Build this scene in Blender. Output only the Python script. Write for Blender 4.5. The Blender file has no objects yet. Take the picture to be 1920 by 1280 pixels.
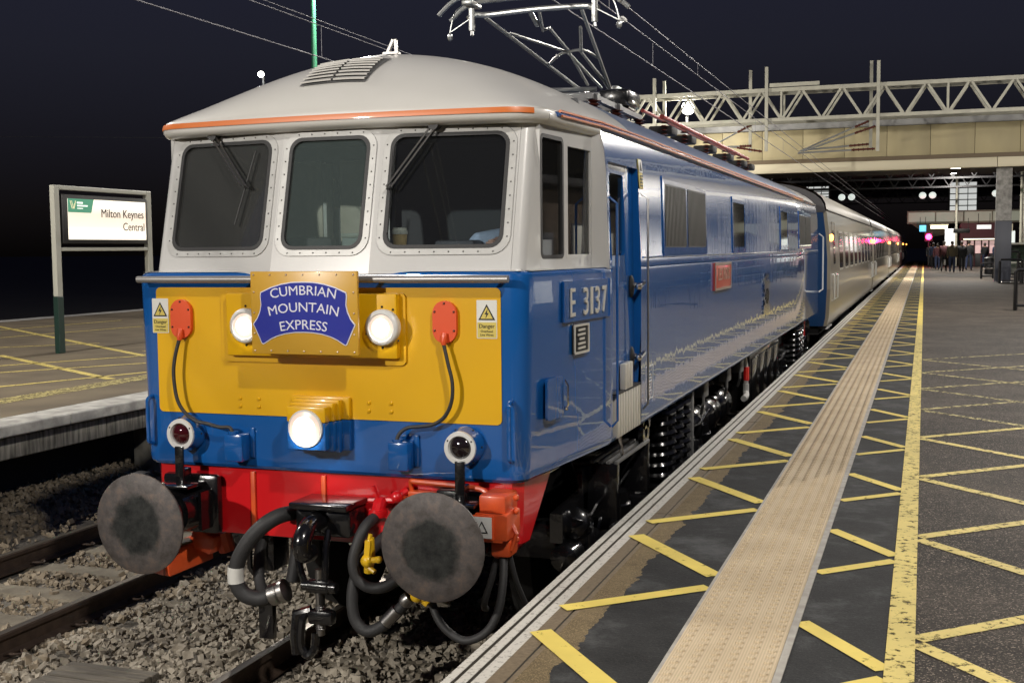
import bpy, bmesh, math, random
from mathutils import Vector, Matrix
random.seed(7)
R = math.radians
sc = bpy.context.scene
col = sc.collection
# ------------------------------------------------------------------ camera, sky, exposure
cam = bpy.data.cameras.new('camera')
camo = bpy.data.objects.new('camera', cam); col.objects.link(camo)
yaw, pitch, roll, FPX = .3368, .0775, -.0099, 2206.9
f = Vector((-math.sin(yaw)*math.cos(pitch), math.cos(yaw)*math.cos(pitch), -math.sin(pitch)))
r = Vector((math.cos(yaw), math.sin(yaw), 0)); u = r.cross(f)
c_, s_ = math.cos(roll), math.sin(roll)
r2 = c_*r+s_*u; u2 = -s_*r+c_*u
camo.matrix_world = Matrix(((r2.x, u2.x, -f.x, 3.1473), (r2.y, u2.y, -f.y, -5.2607), (r2.z, u2.z, -f.z, 2.5221), (0, 0, 0, 1)))
cam.sensor_width = 36; cam.sensor_fit = 'HORIZONTAL'; cam.lens = FPX/1920*36
cam.clip_start = .05; cam.clip_end = 2000
sc.camera = camo
w = bpy.data.worlds.new('World'); sc.world = w; w.use_nodes = True
nt = w.node_tree; nt.nodes.clear()
out = nt.nodes.new('ShaderNodeOutputWorld'); bg = nt.nodes.new('ShaderNodeBackground')
tc = nt.nodes.new('ShaderNodeTexCoord'); sep = nt.nodes.new('ShaderNodeSeparateXYZ')
ramp = nt.nodes.new('ShaderNodeValToRGB')
ramp.color_ramp.elements[0].position = 0.0; ramp.color_ramp.elements[0].color = (.0018, .0014, .0014, 1)
ramp.color_ramp.elements[1].position = .42; ramp.color_ramp.elements[1].color = (.0175, .0195, .043, 1)
e_ = ramp.color_ramp.elements.new(.035); e_.color = (.0052, .0043, .0046, 1)
e_ = ramp.color_ramp.elements.new(.16); e_.color = (.0130, .0135, .0215, 1)
nt.links.new(tc.outputs['Generated'], sep.inputs[0]); nt.links.new(sep.outputs['Z'], ramp.inputs[0])
nt.links.new(ramp.outputs[0], bg.inputs[0]); bg.inputs[1].default_value = 1.0
nt.links.new(bg.outputs[0], out.inputs[0])
sc.view_settings.view_transform = 'Standard'; sc.view_settings.look = 'None'
sc.view_settings.gamma = 1; sc.view_settings.use_curve_mapping = False; sc.view_settings.exposure = 0.0
sc.render.engine = 'CYCLES'
sc.cycles.use_denoising = True
sc.cycles.max_bounces = 6; sc.cycles.glossy_bounces = 3; sc.cycles.diffuse_bounces = 3
sc.cycles.transparent_max_bounces = 12; sc.cycles.sample_clamp_indirect = 6
sc.cycles.caustics_reflective = False; sc.cycles.caustics_refractive = False

# ------------------------------------------------------------------ helpers
WPOS = {}
def wpos(o): return WPOS.get(o.name, Vector((0, 0, 0))) if o else Vector((0, 0, 0))
def prop(o, label=None, cat=None, group=None, kind=None):
    if label: o['label'] = label
    if cat: o['category'] = cat
    if group: o['group'] = group
    if kind: o['kind'] = kind
    return o
def thing(name, label, cat, loc=(0, 0, 0), group=None, rotz=0):
    o = bpy.data.objects.new(name, None); col.objects.link(o)
    o.location = loc; o.rotation_euler = (0, 0, rotz); o.empty_display_size = .2
    WPOS[o.name] = Vector(loc)
    return prop(o, label, cat, group)
def place(o, parent, origin=(0, 0, 0)):
    col.objects.link(o); origin = Vector(origin)
    if parent: o.parent = parent
    o.location = origin - wpos(parent); WPOS[o.name] = origin
    return o
def inst(name, me, parent, loc, rot=(0, 0, 0), sc_=(1, 1, 1)):
    """another object on the same mesh data; loc in world metres"""
    o = bpy.data.objects.new(name, me); place(o, parent, loc); o.rotation_euler = rot; o.scale = sc_
    return o
def copy_tree(o, parent=None):
    c = o.copy(); col.objects.link(c)
    if parent: c.parent = parent
    for ch in list(o.children): copy_tree(ch, c)
    return c
_boxcache = {}
def mesh_from_curve(cu):
    o = bpy.data.objects.new('tmp', cu); col.objects.link(o)
    dg = bpy.context.evaluated_depsgraph_get()
    me = bpy.data.meshes.new_from_object(o.evaluated_get(dg))
    vs = [tuple(v.co) for v in me.vertices]; fs = [tuple(p.vertices) for p in me.polygons]
    bpy.data.objects.remove(o); bpy.data.curves.remove(cu); bpy.data.meshes.remove(me)
    return vs, fs
def catmull(pts, k=6, closed=False):
    P = [Vector(p) for p in pts]; n = len(P); res = []
    for i in range(n if closed else n-1):
        if closed: a, b, c, d = P[(i-1) % n], P[i], P[(i+1) % n], P[(i+2) % n]
        else: a, b, c, d = P[max(i-1, 0)], P[i], P[i+1], P[min(i+2, n-1)]
        for j in range(k):
            t = j/k
            res.append(.5*((2*b)+(c-a)*t+(2*a-5*b+4*c-d)*t*t+(3*b-a-3*c+d)*t**3))
    if not closed: res.append(P[-1])
    return res
def rrect(x0, z0, x1, z1, rad=.05, n=5):
    p = []
    for cx, cz, a0 in ((x1-rad, z1-rad, 0), (x0+rad, z1-rad, 90), (x0+rad, z0+rad, 180), (x1-rad, z0+rad, 270)):
        for i in range(n+1):
            a = R(a0+90*i/n); p.append((cx+rad*math.cos(a), cz+rad*math.sin(a)))
    return p
class G:
    def __init__(s): s.v = []; s.f = []; s.mi = []; s.cur = 0
    def add(s, vs, fs, fn=None):
        b = len(s.v)
        s.v += [tuple(fn(v)) if fn else tuple(v) for v in vs]
        s.f += [tuple(b+i for i in q) for q in fs]; s.mi += [s.cur]*len(fs)
        return s
    def box(s, c, size, rot=None, bev=0, seg=2):
        key = (tuple(round(q, 4) for q in size), round(bev, 4), seg)
        if key not in _boxcache:
            if not bev:
                x, y, z = (q/2 for q in size)
                vs = [(-x, -y, -z), (x, -y, -z), (x, y, -z), (-x, y, -z), (-x, -y, z), (x, -y, z), (x, y, z), (-x, y, z)]
                fs = [(3, 2, 1, 0), (4, 5, 6, 7), (0, 1, 5, 4), (1, 2, 6, 5), (2, 3, 7, 6), (3, 0, 4, 7)]
            else:
                bm = bmesh.new(); bmesh.ops.create_cube(bm, size=1)
                bmesh.ops.scale(bm, vec=size, verts=bm.verts)
                bmesh.ops.bevel(bm, geom=list(bm.edges), offset=bev, segments=seg, affect='EDGES', profile=.5)
                bm.verts.index_update()
                vs = [tuple(v.co) for v in bm.verts]; fs = [tuple(v.index for v in q.verts) for q in bm.faces]; bm.free()
            _boxcache[key] = (vs, fs)
        vs, fs = _boxcache[key]; c = Vector(c)
        return s.add(vs, fs, (lambda v: rot @ Vector(v)+c) if rot else (lambda v: (v[0]+c.x, v[1]+c.y, v[2]+c.z)))
    def bx(s, x0, x1, y0, y1, z0, z1, bev=0):
        return s.box(((x0+x1)/2, (y0+y1)/2, (z0+z1)/2), (abs(x1-x0), abs(y1-y0), abs(z1-z0)), None, bev)
    def bar(s, a, b, wd, ht, up=(0, 0, 1)):
        a, b = Vector(a), Vector(b); d = b-a; L = d.length; d.normalize()
        x = d.cross(Vector(up)); x.normalize(); z = x.cross(d)
        m = Matrix((x, d, z)).transposed()
        return s.box((a+b)/2, (wd, L, ht), m)
    def path(s, pts, rad, n=8, closed=False, caps=True):
        P = [Vector(p) for p in pts]; m = len(P)
        rad = rad if isinstance(rad, (list, tuple)) else [rad]*m
        T = [((P[(i+1) % m] if (closed or i < m-1) else P[i])-(P[i-1] if (closed or i > 0) else P[i])).normalized() for i in range(m)]
        ref = Vector((0, 0, 1)) if abs(T[0].z) < .9 else Vector((1, 0, 0))
        nrm = (ref-T[0]*ref.dot(T[0])).normalized(); vs = []; fs = []
        for i in range(m):
            nrm = (nrm-T[i]*nrm.dot(T[i])).normalized(); bn = T[i].cross(nrm)
            for k in range(n):
                a = 2*math.pi*k/n
                vs.append(P[i]+(nrm*math.cos(a)+bn*math.sin(a))*rad[i])
        for i in range(m if closed else m-1):
            j = (i+1) % m
            for k in range(n):
                l = (k+1) % n
                fs.append((i*n+k, i*n+l, j*n+l, j*n+k))
        if caps and not closed:
            fs.append(tuple(range(n))[::-1]); fs.append(tuple((m-1)*n+k for k in range(n)))
        return s.add(vs, fs)
    def cyl(s, a, b, r0, r1=None, n=16, caps=True): return s.path([a, b], [r0, r0 if r1 is None else r1], n, caps=caps)
    def lathe(s, prof, o, ax, n=24, cap=True):
        o = Vector(o); ax = Vector(ax).normalized()
        ref = Vector((0, 0, 1)) if abs(ax.z) < .9 else Vector((1, 0, 0))
        x = ref.cross(ax).normalized(); y = ax.cross(x); vs = []; fs = []
        for (rr, h) in prof:
            for k in range(n):
                a = 2*math.pi*k/n; vs.append(o+ax*h+(x*math.cos(a)+y*math.sin(a))*rr)
        for i in range(len(prof)-1):
            for k in range(n):
                l = (k+1) % n; fs.append((i*n+k, i*n+l, (i+1)*n+l, (i+1)*n+k))
        if cap:
            fs.append(tuple(range(n))[::-1]); fs.append(tuple((len(prof)-1)*n+k for k in range(n)))
        return s.add(vs, fs)
    def sphere(s, c, rad, n=12, m=8, sc_=(1, 1, 1)):
        c = Vector(c); vs = [c+Vector((0, 0, rad*sc_[2]))]; fs = []
        for i in range(1, m):
            t = math.pi*i/m
            for k in range(n):
                a = 2*math.pi*k/n
                vs.append(c+Vector((rad*sc_[0]*math.sin(t)*math.cos(a), rad*sc_[1]*math.sin(t)*math.sin(a), rad*sc_[2]*math.cos(t))))
        vs.append(c-Vector((0, 0, rad*sc_[2]))); L = len(vs)-1
        for k in range(n):
            fs.append((0, 1+k, 1+(k+1) % n)); fs.append((L, 1+(m-2)*n+(k+1) % n, 1+(m-2)*n+k))
            for i in range(m-2):
                fs.append((1+i*n+k, 1+(i+1)*n+k, 1+(i+1)*n+(k+1) % n, 1+i*n+(k+1) % n))
        return s.add(vs, fs)
    def grid(s, rows, closed=False, skip=None):
        n = len(rows[0]); vs = [p for r_ in rows for p in r_]; fs = []
        for i in range(len(rows)-1):
            for k in range(n if closed else n-1):
                if skip and skip(i, k): continue
                l = (k+1) % n; fs.append((i*n+k, i*n+l, (i+1)*n+l, (i+1)*n+k))
        return s.add(vs, fs)
    def prism(s, poly, fn, d):
        """poly 2D extruded by d; fn(a, b, t) -> point"""
        n = len(poly); vs = [fn(a, b, 0) for a, b in poly]+[fn(a, b, d) for a, b in poly]
        fs = [tuple(range(n))[::-1], tuple(range(n, 2*n))]+[(i, (i+1) % n, n+(i+1) % n, n+i) for i in range(n)]
        return s.add(vs, fs)
    def plate(s, polys, thick, fn):
        cu = bpy.data.curves.new('tmp', 'CURVE'); cu.dimensions = '2D'; cu.fill_mode = 'BOTH'; cu.extrude = thick/2
        for poly in polys:
            sp = cu.splines.new('POLY'); sp.points.add(len(poly)-1); sp.use_cyclic_u = True
            for i, q in enumerate(poly): sp.points[i].co = (q[0], q[1], 0, 1)
        vs, fs = mesh_from_curve(cu)
        return s.add(vs, fs, fn)
    def text(s, body, size, fn, depth=.002, align='CENTER', spacing=1.0, bold=0.0):
        cu = bpy.data.curves.new('tmp', 'FONT'); cu.body = body; cu.size = size; cu.align_x = align; cu.align_y = 'CENTER'
        cu.extrude = depth/2; cu.space_character = spacing; cu.offset = bold; cu.resolution_u = 3
        vs, fs = mesh_from_curve(cu)
        return s.add(vs, fs, fn)
    def build(s, name, mat, parent=None, origin=None, smooth=35, recalc=True):
        me = bpy.data.meshes.new(name)
        if origin is None:
            origin = wpos(parent)
        ox, oy, oz = origin
        me.from_pydata([(a-ox, b-oy, c-oz) for a, b, c in s.v], [], s.f)
        mats = mat if isinstance(mat, (list, tuple)) else [mat]
        for m in mats: me.materials.append(m)
        if len(mats) > 1: me.polygons.foreach_set('material_index', s.mi)
        if recalc and len(s.f) < 60000:
            bm = bmesh.new(); bm.from_mesh(me)
            bmesh.ops.remove_doubles(bm, verts=bm.verts, dist=1e-5)
            bmesh.ops.recalc_face_normals(bm, faces=bm.faces); bm.to_mesh(me); bm.free()
        if smooth:
            me.polygons.foreach_set('use_smooth', [True]*len(me.polygons)); me.set_sharp_from_angle(angle=R(smooth))
        me.update()
        o = bpy.data.objects.new(name, me)
        return place(o, parent, origin)

def fit_text(g, body, wd, ht, mp, depth=.002, bold=0):
    t = G(); t.text(body, 1, None, depth, bold=bold)
    xs = [v[0] for v in t.v]; ys = [v[1] for v in t.v]
    kx = wd/(max(xs)-min(xs)); ky = ht/(max(ys)-min(ys)); cx = (max(xs)+min(xs))/2; cy = (max(ys)+min(ys))/2
    g.add([((x-cx)*kx, (y-cy)*ky, z) for x, y, z in t.v], t.f, mp)
# ------------------------------------------------------------------ materials
def mat(name, c, rough=.5, metal=0, coat=0, noise=None, bump=None, emit=None, spec=.5, c2=None, scale=(1, 1, 1), detail=4, coatr=.05, contrast=(.35, .65)):
    m = bpy.data.materials.new(name); m.use_nodes = True; n = m.node_tree; N = n.nodes; L = n.links
    b = N['Principled BSDF']; b.inputs['Base Color'].default_value = (*c, 1); b.inputs['Roughness'].default_value = rough
    b.inputs['Metallic'].default_value = metal; b.inputs['Coat Weight'].default_value = coat; b.inputs['Coat Roughness'].default_value = coatr
    b.inputs['Specular IOR Level'].default_value = spec
    if coat >= 1: b.inputs['Coat IOR'].default_value = 1.62
    if noise or bump:
        t = N.new('ShaderNodeNewGeometry'); mp = N.new('ShaderNodeMapping'); mp.inputs['Scale'].default_value = scale
        L.new(t.outputs['Position'], mp.inputs[0])
    if noise:
        nz = N.new('ShaderNodeTexNoise'); nz.inputs['Scale'].default_value = noise; nz.inputs['Detail'].default_value = detail
        L.new(mp.outputs[0], nz.inputs['Vector'])
        cr = N.new('ShaderNodeValToRGB'); cr.color_ramp.elements[0].position = contrast[0]; cr.color_ramp.elements[1].position = contrast[1]
        cr.color_ramp.elements[0].color = (*c, 1); cr.color_ramp.elements[1].color = (*(c2 or tuple(q*1.4 for q in c)), 1)
        L.new(nz.outputs['Fac'], cr.inputs[0]); L.new(cr.outputs[0], b.inputs['Base Color'])
    if bump:
        nb = N.new('ShaderNodeTexNoise'); nb.inputs['Scale'].default_value = bump[0]; nb.inputs['Detail'].default_value = bump[2] if len(bump) > 2 else 3
        L.new(mp.outputs[0], nb.inputs['Vector'])
        bp = N.new('ShaderNodeBump'); bp.inputs['Strength'].default_value = bump[1]; bp.inputs['Distance'].default_value = .01
        L.new(nb.outputs['Fac'], bp.inputs['Height']); L.new(bp.outputs[0], b.inputs['Normal'])
        if coat: L.new(bp.outputs[0], b.inputs['Coat Normal'])
    if emit:
        b.inputs['Emission Color'].default_value = (*emit[0], 1); b.inputs['Emission Strength'].default_value = emit[1]
    return m
def glassy(name, tint, refl=.95, dark=.0, rough=.02, veil=.0, dcol=(.5, .5, .48)):
    """thin window glass: transparent mixed with a fresnel mirror, a grey veil of dust and painted-in reflection haze"""
    m = bpy.data.materials.new(name); m.use_nodes = True; n = m.node_tree; N = n.nodes; L = n.links; N.clear()
    o = N.new('ShaderNodeOutputMaterial'); tr = N.new('ShaderNodeBsdfTransparent'); tr.inputs[0].default_value = (*tint, 1)
    gl = N.new('ShaderNodeBsdfGlossy'); gl.inputs['Roughness'].default_value = rough; gl.inputs[0].default_value = (refl, refl, refl, 1)
    fr = N.new('ShaderNodeFresnel'); fr.inputs[0].default_value = 1.5; mx = N.new('ShaderNodeMixShader')
    L.new(fr.outputs[0], mx.inputs[0]); L.new(tr.outputs[0], mx.inputs[1]); L.new(gl.outputs[0], mx.inputs[2])
    last = mx
    if veil:
        df = N.new('ShaderNodeBsdfDiffuse'); df.inputs[0].default_value = (*dcol, 1)
        g = N.new('ShaderNodeNewGeometry'); nz = N.new('ShaderNodeTexNoise'); nz.inputs['Scale'].default_value = 55; nz.inputs['Detail'].default_value = 6; nz.inputs['Roughness'].default_value = .8
        L.new(g.outputs['Position'], nz.inputs['Vector'])
        cr = N.new('ShaderNodeMapRange'); cr.inputs[1].default_value = .42; cr.inputs[2].default_value = .78; cr.inputs[3].default_value = veil*.86; cr.inputs[4].default_value = veil*1.22
        L.new(nz.outputs['Fac'], cr.inputs[0])
        m2 = N.new('ShaderNodeMixShader'); L.new(cr.outputs[0], m2.inputs[0]); L.new(mx.outputs[0], m2.inputs[1]); L.new(df.outputs[0], m2.inputs[2]); last = m2
    L.new(last.outputs[0], o.inputs[0])
    return m
def paint(name, c, wear=.5, scale=14, c2=None, ):
    """road paint worn through in patches"""
    m = mat(name, c, .7, noise=3, c2=c2 or tuple(q*.82 for q in c)); n = m.node_tree; N = n.nodes; L = n.links
    b = N['Principled BSDF']; o = N['Material Output']
    g = N.new('ShaderNodeNewGeometry'); nz = N.new('ShaderNodeTexNoise'); nz.inputs['Scale'].default_value = scale; nz.inputs['Detail'].default_value = 9
    nz.inputs['Roughness'].default_value = .7
    L.new(g.outputs['Position'], nz.inputs['Vector'])
    mr = N.new('ShaderNodeMapRange'); mr.inputs[1].default_value = wear-.03; mr.inputs[2].default_value = wear+.06; mr.inputs[4].default_value = .88
    L.new(nz.outputs['Fac'], mr.inputs[0])
    tr = N.new('ShaderNodeBsdfTransparent'); mx = N.new('ShaderNodeMixShader')
    L.new(mr.outputs[0], mx.inputs[0]); L.new(b.outputs[0], mx.inputs[1]); L.new(tr.outputs[0], mx.inputs[2]); L.new(mx.outputs[0], o.inputs[0])
    return m
WAVY = (1, 1.7, .34)
M = {}
M['blue'] = mat('loco_blue_paint', (.0065, .088, .315), .22, coat=1, coatr=.02, bump=(2.1, .20, 3), scale=WAVY)
M['roofblue'] = mat('loco_roof_paint', (.075, .115, .215), .42, coat=.35, coatr=.15, bump=(2.5, .12), noise=2, c2=(.10, .14, .23))
M['white'] = mat('cab_white_paint', (.55, .548, .535), .25, coat=.8, coatr=.04, bump=(3, .05))
M['roofwhite'] = mat('cab_roof_paint', (.60, .59, .56), .35, coat=.5, coatr=.1, noise=1.6, c2=(.565, .555, .52))
M['yellow'] = mat('warning_yellow_paint', (.71, .395, .004), .32, coat=.35, coatr=.1, bump=(2.2, .12), noise=1.3, c2=(.65, .355, .004))
M['boardyellow'] = mat('headboard_ochre_paint', (.56, .315, .03), .35, coat=.3)
M['boardblue'] = mat('headboard_blue_enamel', (.018, .028, .30), .3, coat=.5)
M['lilac'] = mat('pale_lettering', (.72, .72, .80), .4)
M['red'] = mat('buffer_beam_red', (.58, .008, .012), .28, coat=.7, bump=(4, .08))
M['orange'] = mat('cable_orange', (.72, .10, .02), .4, coat=.3, noise=9, c2=(.55, .07, .02))
M['stripe'] = mat('cantrail_orange', (.62, .16, .03), .4, coat=.3)
M['ovalred'] = mat('cover_orange_red', (.70, .08, .018), .4, coat=.3)
M['black'] = mat('gloss_black_paint', (.006, .006, .007), .22, coat=.8, bump=(14, .25))
M['dull'] = mat('dull_black', (.010, .010, .010), .7)
M['rubber'] = mat('black_rubber', (.022, .022, .023), .55, bump=(60, .1))
M['hose'] = mat('hose_rubber', (.026, .026, .027), .6, bump=(90, .2))
M['steel'] = mat('worn_steel', (.34, .33, .32), .35, 1, bump=(20, .1))
M['chrome'] = mat('polished_metal', (.75, .75, .74), .12, 1)
M['alu'] = mat('window_frame_alloy', (.50, .50, .485), .4, .1, noise=14, c2=(.43, .43, .415))
M['rivet'] = mat('rivet_grey', (.16, .16, .155), .4, .5)
M['buffer_old'] = mat('buffer_face_steel', (.085, .075, .068), .48, .55, noise=7, c2=(.15, .115, .095), bump=(26, .3), detail=8)
M['grease'] = mat('buffer_grease', (.022, .024, .024), .38, .25, noise=9, c2=(.055, .058, .056), bump=(12, .5), detail=8)
M['lampwhite'] = mat('white_lamp_rim', (.62, .62, .60), .35, coat=.4)
M['lens'] = mat('dark_red_lens', (.045, .004, .006), .06, coat=1)
M['lensdark'] = mat('dark_lens', (.012, .008, .009), .06, coat=1)
M['cream'] = mat('number_cream', (.52, .50, .45), .4)
M['plate'] = mat('name_plate_red', (.48, .06, .03), .35, coat=.4)
M['brass'] = mat('plate_edge_metal', (.62, .50, .42), .3, .8)
M['stk'] = mat('sticker_white', (.66, .66, .62), .5)
M['stky'] = mat('sticker_yellow', (.60, .48, .10), .5)
M['ink'] = mat('black_ink', (.01, .01, .01), .6)
M['glass'] = glassy('windscreen_glass', (.90, .93, .92), veil=.042)
M['rglass'] = glassy('clean_windscreen_glass', (.86, .90, .92), veil=.012)
M['cglass'] = glassy('veiled_centre_glass', (.76, .82, .82), veil=.085, dcol=(.40, .50, .48))  # grey-green veil: some dust, plus haze imitating reflections and cab light
M['sglass'] = glassy('side_window_glass', (.62, .72, .66), refl=1, veil=.012)
M['darkglass'] = mat('dark_window', (.018, .020, .018), .06, coat=1)
M['grille'] = mat('dark_filter_grille', (.035, .034, .028), .45, .4)
M['cabin'] = mat('cab_interior_grey', (.16, .165, .15), .6)
M['cabdark'] = mat('cab_interior_dark', (.035, .037, .042), .6)
M['tan'] = mat('bulkhead_tan', (.62, .56, .45), .5, noise=5, c2=(.50, .45, .36))
M['handrail'] = mat('painted_handrail_grey', (.30, .29, .28), .38, .5)
M['shirt'] = mat('pale_blue_shirt', (.36, .44, .56), .85, bump=(16, .5))
M['skin'] = mat('skin', (.42, .24, .17), .55)
M['hair'] = mat('dark_hair', (.02, .014, .01), .6)
M['cup'] = mat('paper_cup', (.55, .38, .16), .6)
M['lid'] = mat('cup_lid', (.62, .60, .50), .4)
M['paper'] = mat('white_carton', (.55, .57, .53), .6)
M['tube'] = mat('galvanised_tube', (.42, .43, .42), .38, .7, bump=(30, .15))
M['wire'] = mat('copper_wire_weathered', (.20, .195, .21), .6, .3)
M['carbon'] = mat('carbon_strip', (.30, .22, .12), .5, .3)
M['insul'] = mat('brown_porcelain', (.10, .028, .02), .25, coat=.6)
M['redbar'] = mat('red_busbar', (.42, .07, .06), .35, coat=.4)
M['gantry'] = mat('gantry_pale_steel', (.44, .43, .35), .55, .1, noise=3, c2=(.36, .35, .29))
M['fascia'] = mat('bridge_beige_panel', (.40, .34, .19), .6, noise=1.2, c2=(.34, .29, .165), scale=(1, 1, .35))
M['fasciagrey'] = mat('bridge_grey_edge', (.30, .30, .29), .6, noise=2, c2=(.25, .25, .245))
M['flange'] = mat('bridge_cream_beam', (.62, .56, .40), .5)
M['brown'] = mat('bridge_brown_lip', (.12, .085, .045), .6)
M['conc'] = mat('weathered_concrete', (.34, .33, .31), .85, noise=5, c2=(.16, .155, .145), bump=(30, .3), detail=8)
M['slate'] = mat('column_slate_paint', (.05, .055, .075), .5)
M['rust'] = mat('rail_rust', (.045, .028, .019), .75, noise=12, c2=(.07, .045, .03), bump=(40, .4))
M['railtop'] = mat('rail_running_surface', (.30, .27, .23), .32, .85, noise=3, c2=(.20, .17, .14), scale=(8, .6, 8))
M['sleeper'] = mat('concrete_sleeper', (.20, .175, .13), .9, noise=6, c2=(.13, .11, .08), bump=(40, .5), detail=8)
M['timber'] = mat('grey_timber', (.16, .14, .11), .85, noise=4, c2=(.09, .08, .065), scale=(1, 18, 18), bump=(20, .4))
M['stone1'] = mat('ballast_grey', (.23, .20, .155), .9, noise=7, c2=(.38, .34, .275), detail=6)
M['stone2'] = mat('ballast_brown', (.20, .16, .11), .9, noise=7, c2=(.33, .275, .20), detail=6)
M['bed'] = mat('ballast_bed', (.10, .09, .075), .95, noise=30, c2=(.19, .17, .14), bump=(28, 1.0, 8), detail=8)
M['earth'] = mat('dark_earth', (.012, .010, .009), 1, noise=.3, c2=(.018, .014, .012))
M['tactile'] = mat('tactile_buff', (.60, .485, .325), .75, spec=.3, noise=2.6, c2=(.51, .405, .265), bump=(120, .15))
M['mortar'] = mat('mortar_edge', (.40, .38, .34), .9, noise=12, c2=(.30, .28, .25))
M['pyel'] = paint('yellow_line_paint', (.74, .58, .12), .62)
M['pyelw'] = paint('worn_yellow_paint', (.70, .56, .16), .56, 22)
M['pyelvw'] = paint('faded_yellow_paint', (.52, .44, .17), .48, 20)
M['green'] = mat('lamp_post_green', (.03, .16, .085), .4, coat=.3)
M['postcream'] = mat('sign_frame_cream', (.42, .42, .36), .5)
M['postgreen'] = mat('sign_post_dark_green', (.008, .03, .022), .5)
M['signbox'] = mat('sign_box_black', (.012, .012, .012), .5)
M['signgreen'] = mat('sign_logo_green', (.03, .16, .09), .5, emit=((.10, .40, .24), .55))
M['signwhite'] = mat('sign_logo_white', (.7, .75, .7), .5, emit=((.9, .95, .85), .9))
M['signgold'] = mat('sign_logo_gold', (.7, .6, .35), .5, emit=((.85, .75, .5), .7))
M['coach'] = mat('coach_silver_cream', (.27, .245, .195), .3, coat=.6, coatr=.08, bump=(2, .15), scale=WAVY)
M['coachlow'] = mat('coach_lower_band', (.20, .18, .145), .3, coat=.6, coatr=.08, bump=(2, .15), scale=WAVY)
M['coachroof'] = mat('coach_roof_grey', (.30, .285, .25), .4)
M['coachend'] = mat('coach_end_blue', (.006, .04, .12), .3, coat=.5)
M['coachroofend'] = mat('coach_roof_end', (.04, .038, .04), .5)
M['cwin'] = mat('coach_window', (.07, .062, .05), .08, coat=1)
M['headlamp'] = mat('headlamp_lit', (.3, .28, .26), .3, emit=((1, .95, .88), 2.2))
M['lampedge'] = mat('headlamp_reflector_lit', (.2, .16, .13), .3, emit=((1, .76, .62), .72))
M['orangelamp'] = mat('door_lamp_lit', (.9, .5, .1), .3, emit=((1, .36, .06), 9))
M['redlamp'] = mat('red_signal_lit', (.9, .05, .2), .3, emit=((1, .02, .14), 26))
M['blueglow'] = mat('blue_display_lit', (.1, .4, .6), .3, emit=((.15, .6, .9), 1.5))
M['whitelamp'] = mat('lamp_lit', (.9, .9, .9), .3, emit=((1, .97, .88), 30))
M['walkbeam'] = mat('walkway_cream_frame', (.30, .28, .20), .5)
M['globe'] = mat('globe_lamp_lit', (.8, .8, .8), .3, emit=((.85, .95, .88), .75))
M['panelglow'] = mat('lit_glazing', (.5, .5, .4), .3, emit=((.50, .52, .40), .22))
M['towerglow'] = mat('lit_stair_glazing', (.5, .5, .5), .3, emit=((.66, .68, .66), .8))
M['warmglow'] = mat('kiosk_lit', (.8, .8, .6), .3, emit=((1, .95, .7), 1.6))
M['pinkglow'] = mat('shop_window_lit', (.6, .4, .4), .3, emit=((.75, .5, .5), .35))
M['darksteel'] = mat('dark_roof_steel', (.016, .016, .018), .6)
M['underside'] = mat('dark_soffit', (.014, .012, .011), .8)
M['bench'] = mat('bench_dark_metal', (.02, .02, .022), .35, .5)
M['olive'] = mat('olive_coat', (.055, .045, .026), .9)
M['navy'] = mat('navy_jeans', (.016, .025, .06), .9)
M['blackcloth'] = mat('black_cloth', (.008, .008, .01), .9)
M['maroon'] = mat('maroon_coat', (.05, .012, .016), .9)
M['whitebag'] = mat('white_bag', (.6, .6, .6), .6)
M['hull'] = mat('lamp_housing_grey', (.12, .12, .12), .5)

# lightbox face: tube-lit panel, brightest above its lower tube
def signface():
    m = mat('sign_lightbox_face', (.7, .66, .58), .4); n = m.node_tree; N = n.nodes; L = n.links; b = N['Principled BSDF']
    g = N.new('ShaderNodeNewGeometry'); sp = N.new('ShaderNodeSeparateXYZ'); L.new(g.outputs['Position'], sp.inputs[0])
    cr = N.new('ShaderNodeValToRGB'); mr = N.new('ShaderNodeMapRange'); mr.inputs[1].default_value = 2.75; mr.inputs[2].default_value = 3.45
    L.new(sp.outputs['Z'], mr.inputs[0]); L.new(mr.outputs[0], cr.inputs[0]); E = cr.color_ramp.elements
    E[0].position = 0; E[0].color = (1, .90, .70, 1); E[1].position = 1; E[1].color = (.95, .86, .68, 1)
    for ps, c in ((.14, (1.5, 1.42, 1.2, 1)), (.34, (.95, .80, .62, 1)), (.62, (.80, .64, .50, 1)), (.92, (1.15, 1.08, .92, 1))):
        e = E.new(ps); e.color = c
    L.new(cr.outputs[0], b.inputs['Emission Color']); b.inputs['Emission Strength'].default_value = .95
    return m
M['signface'] = signface()

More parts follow.
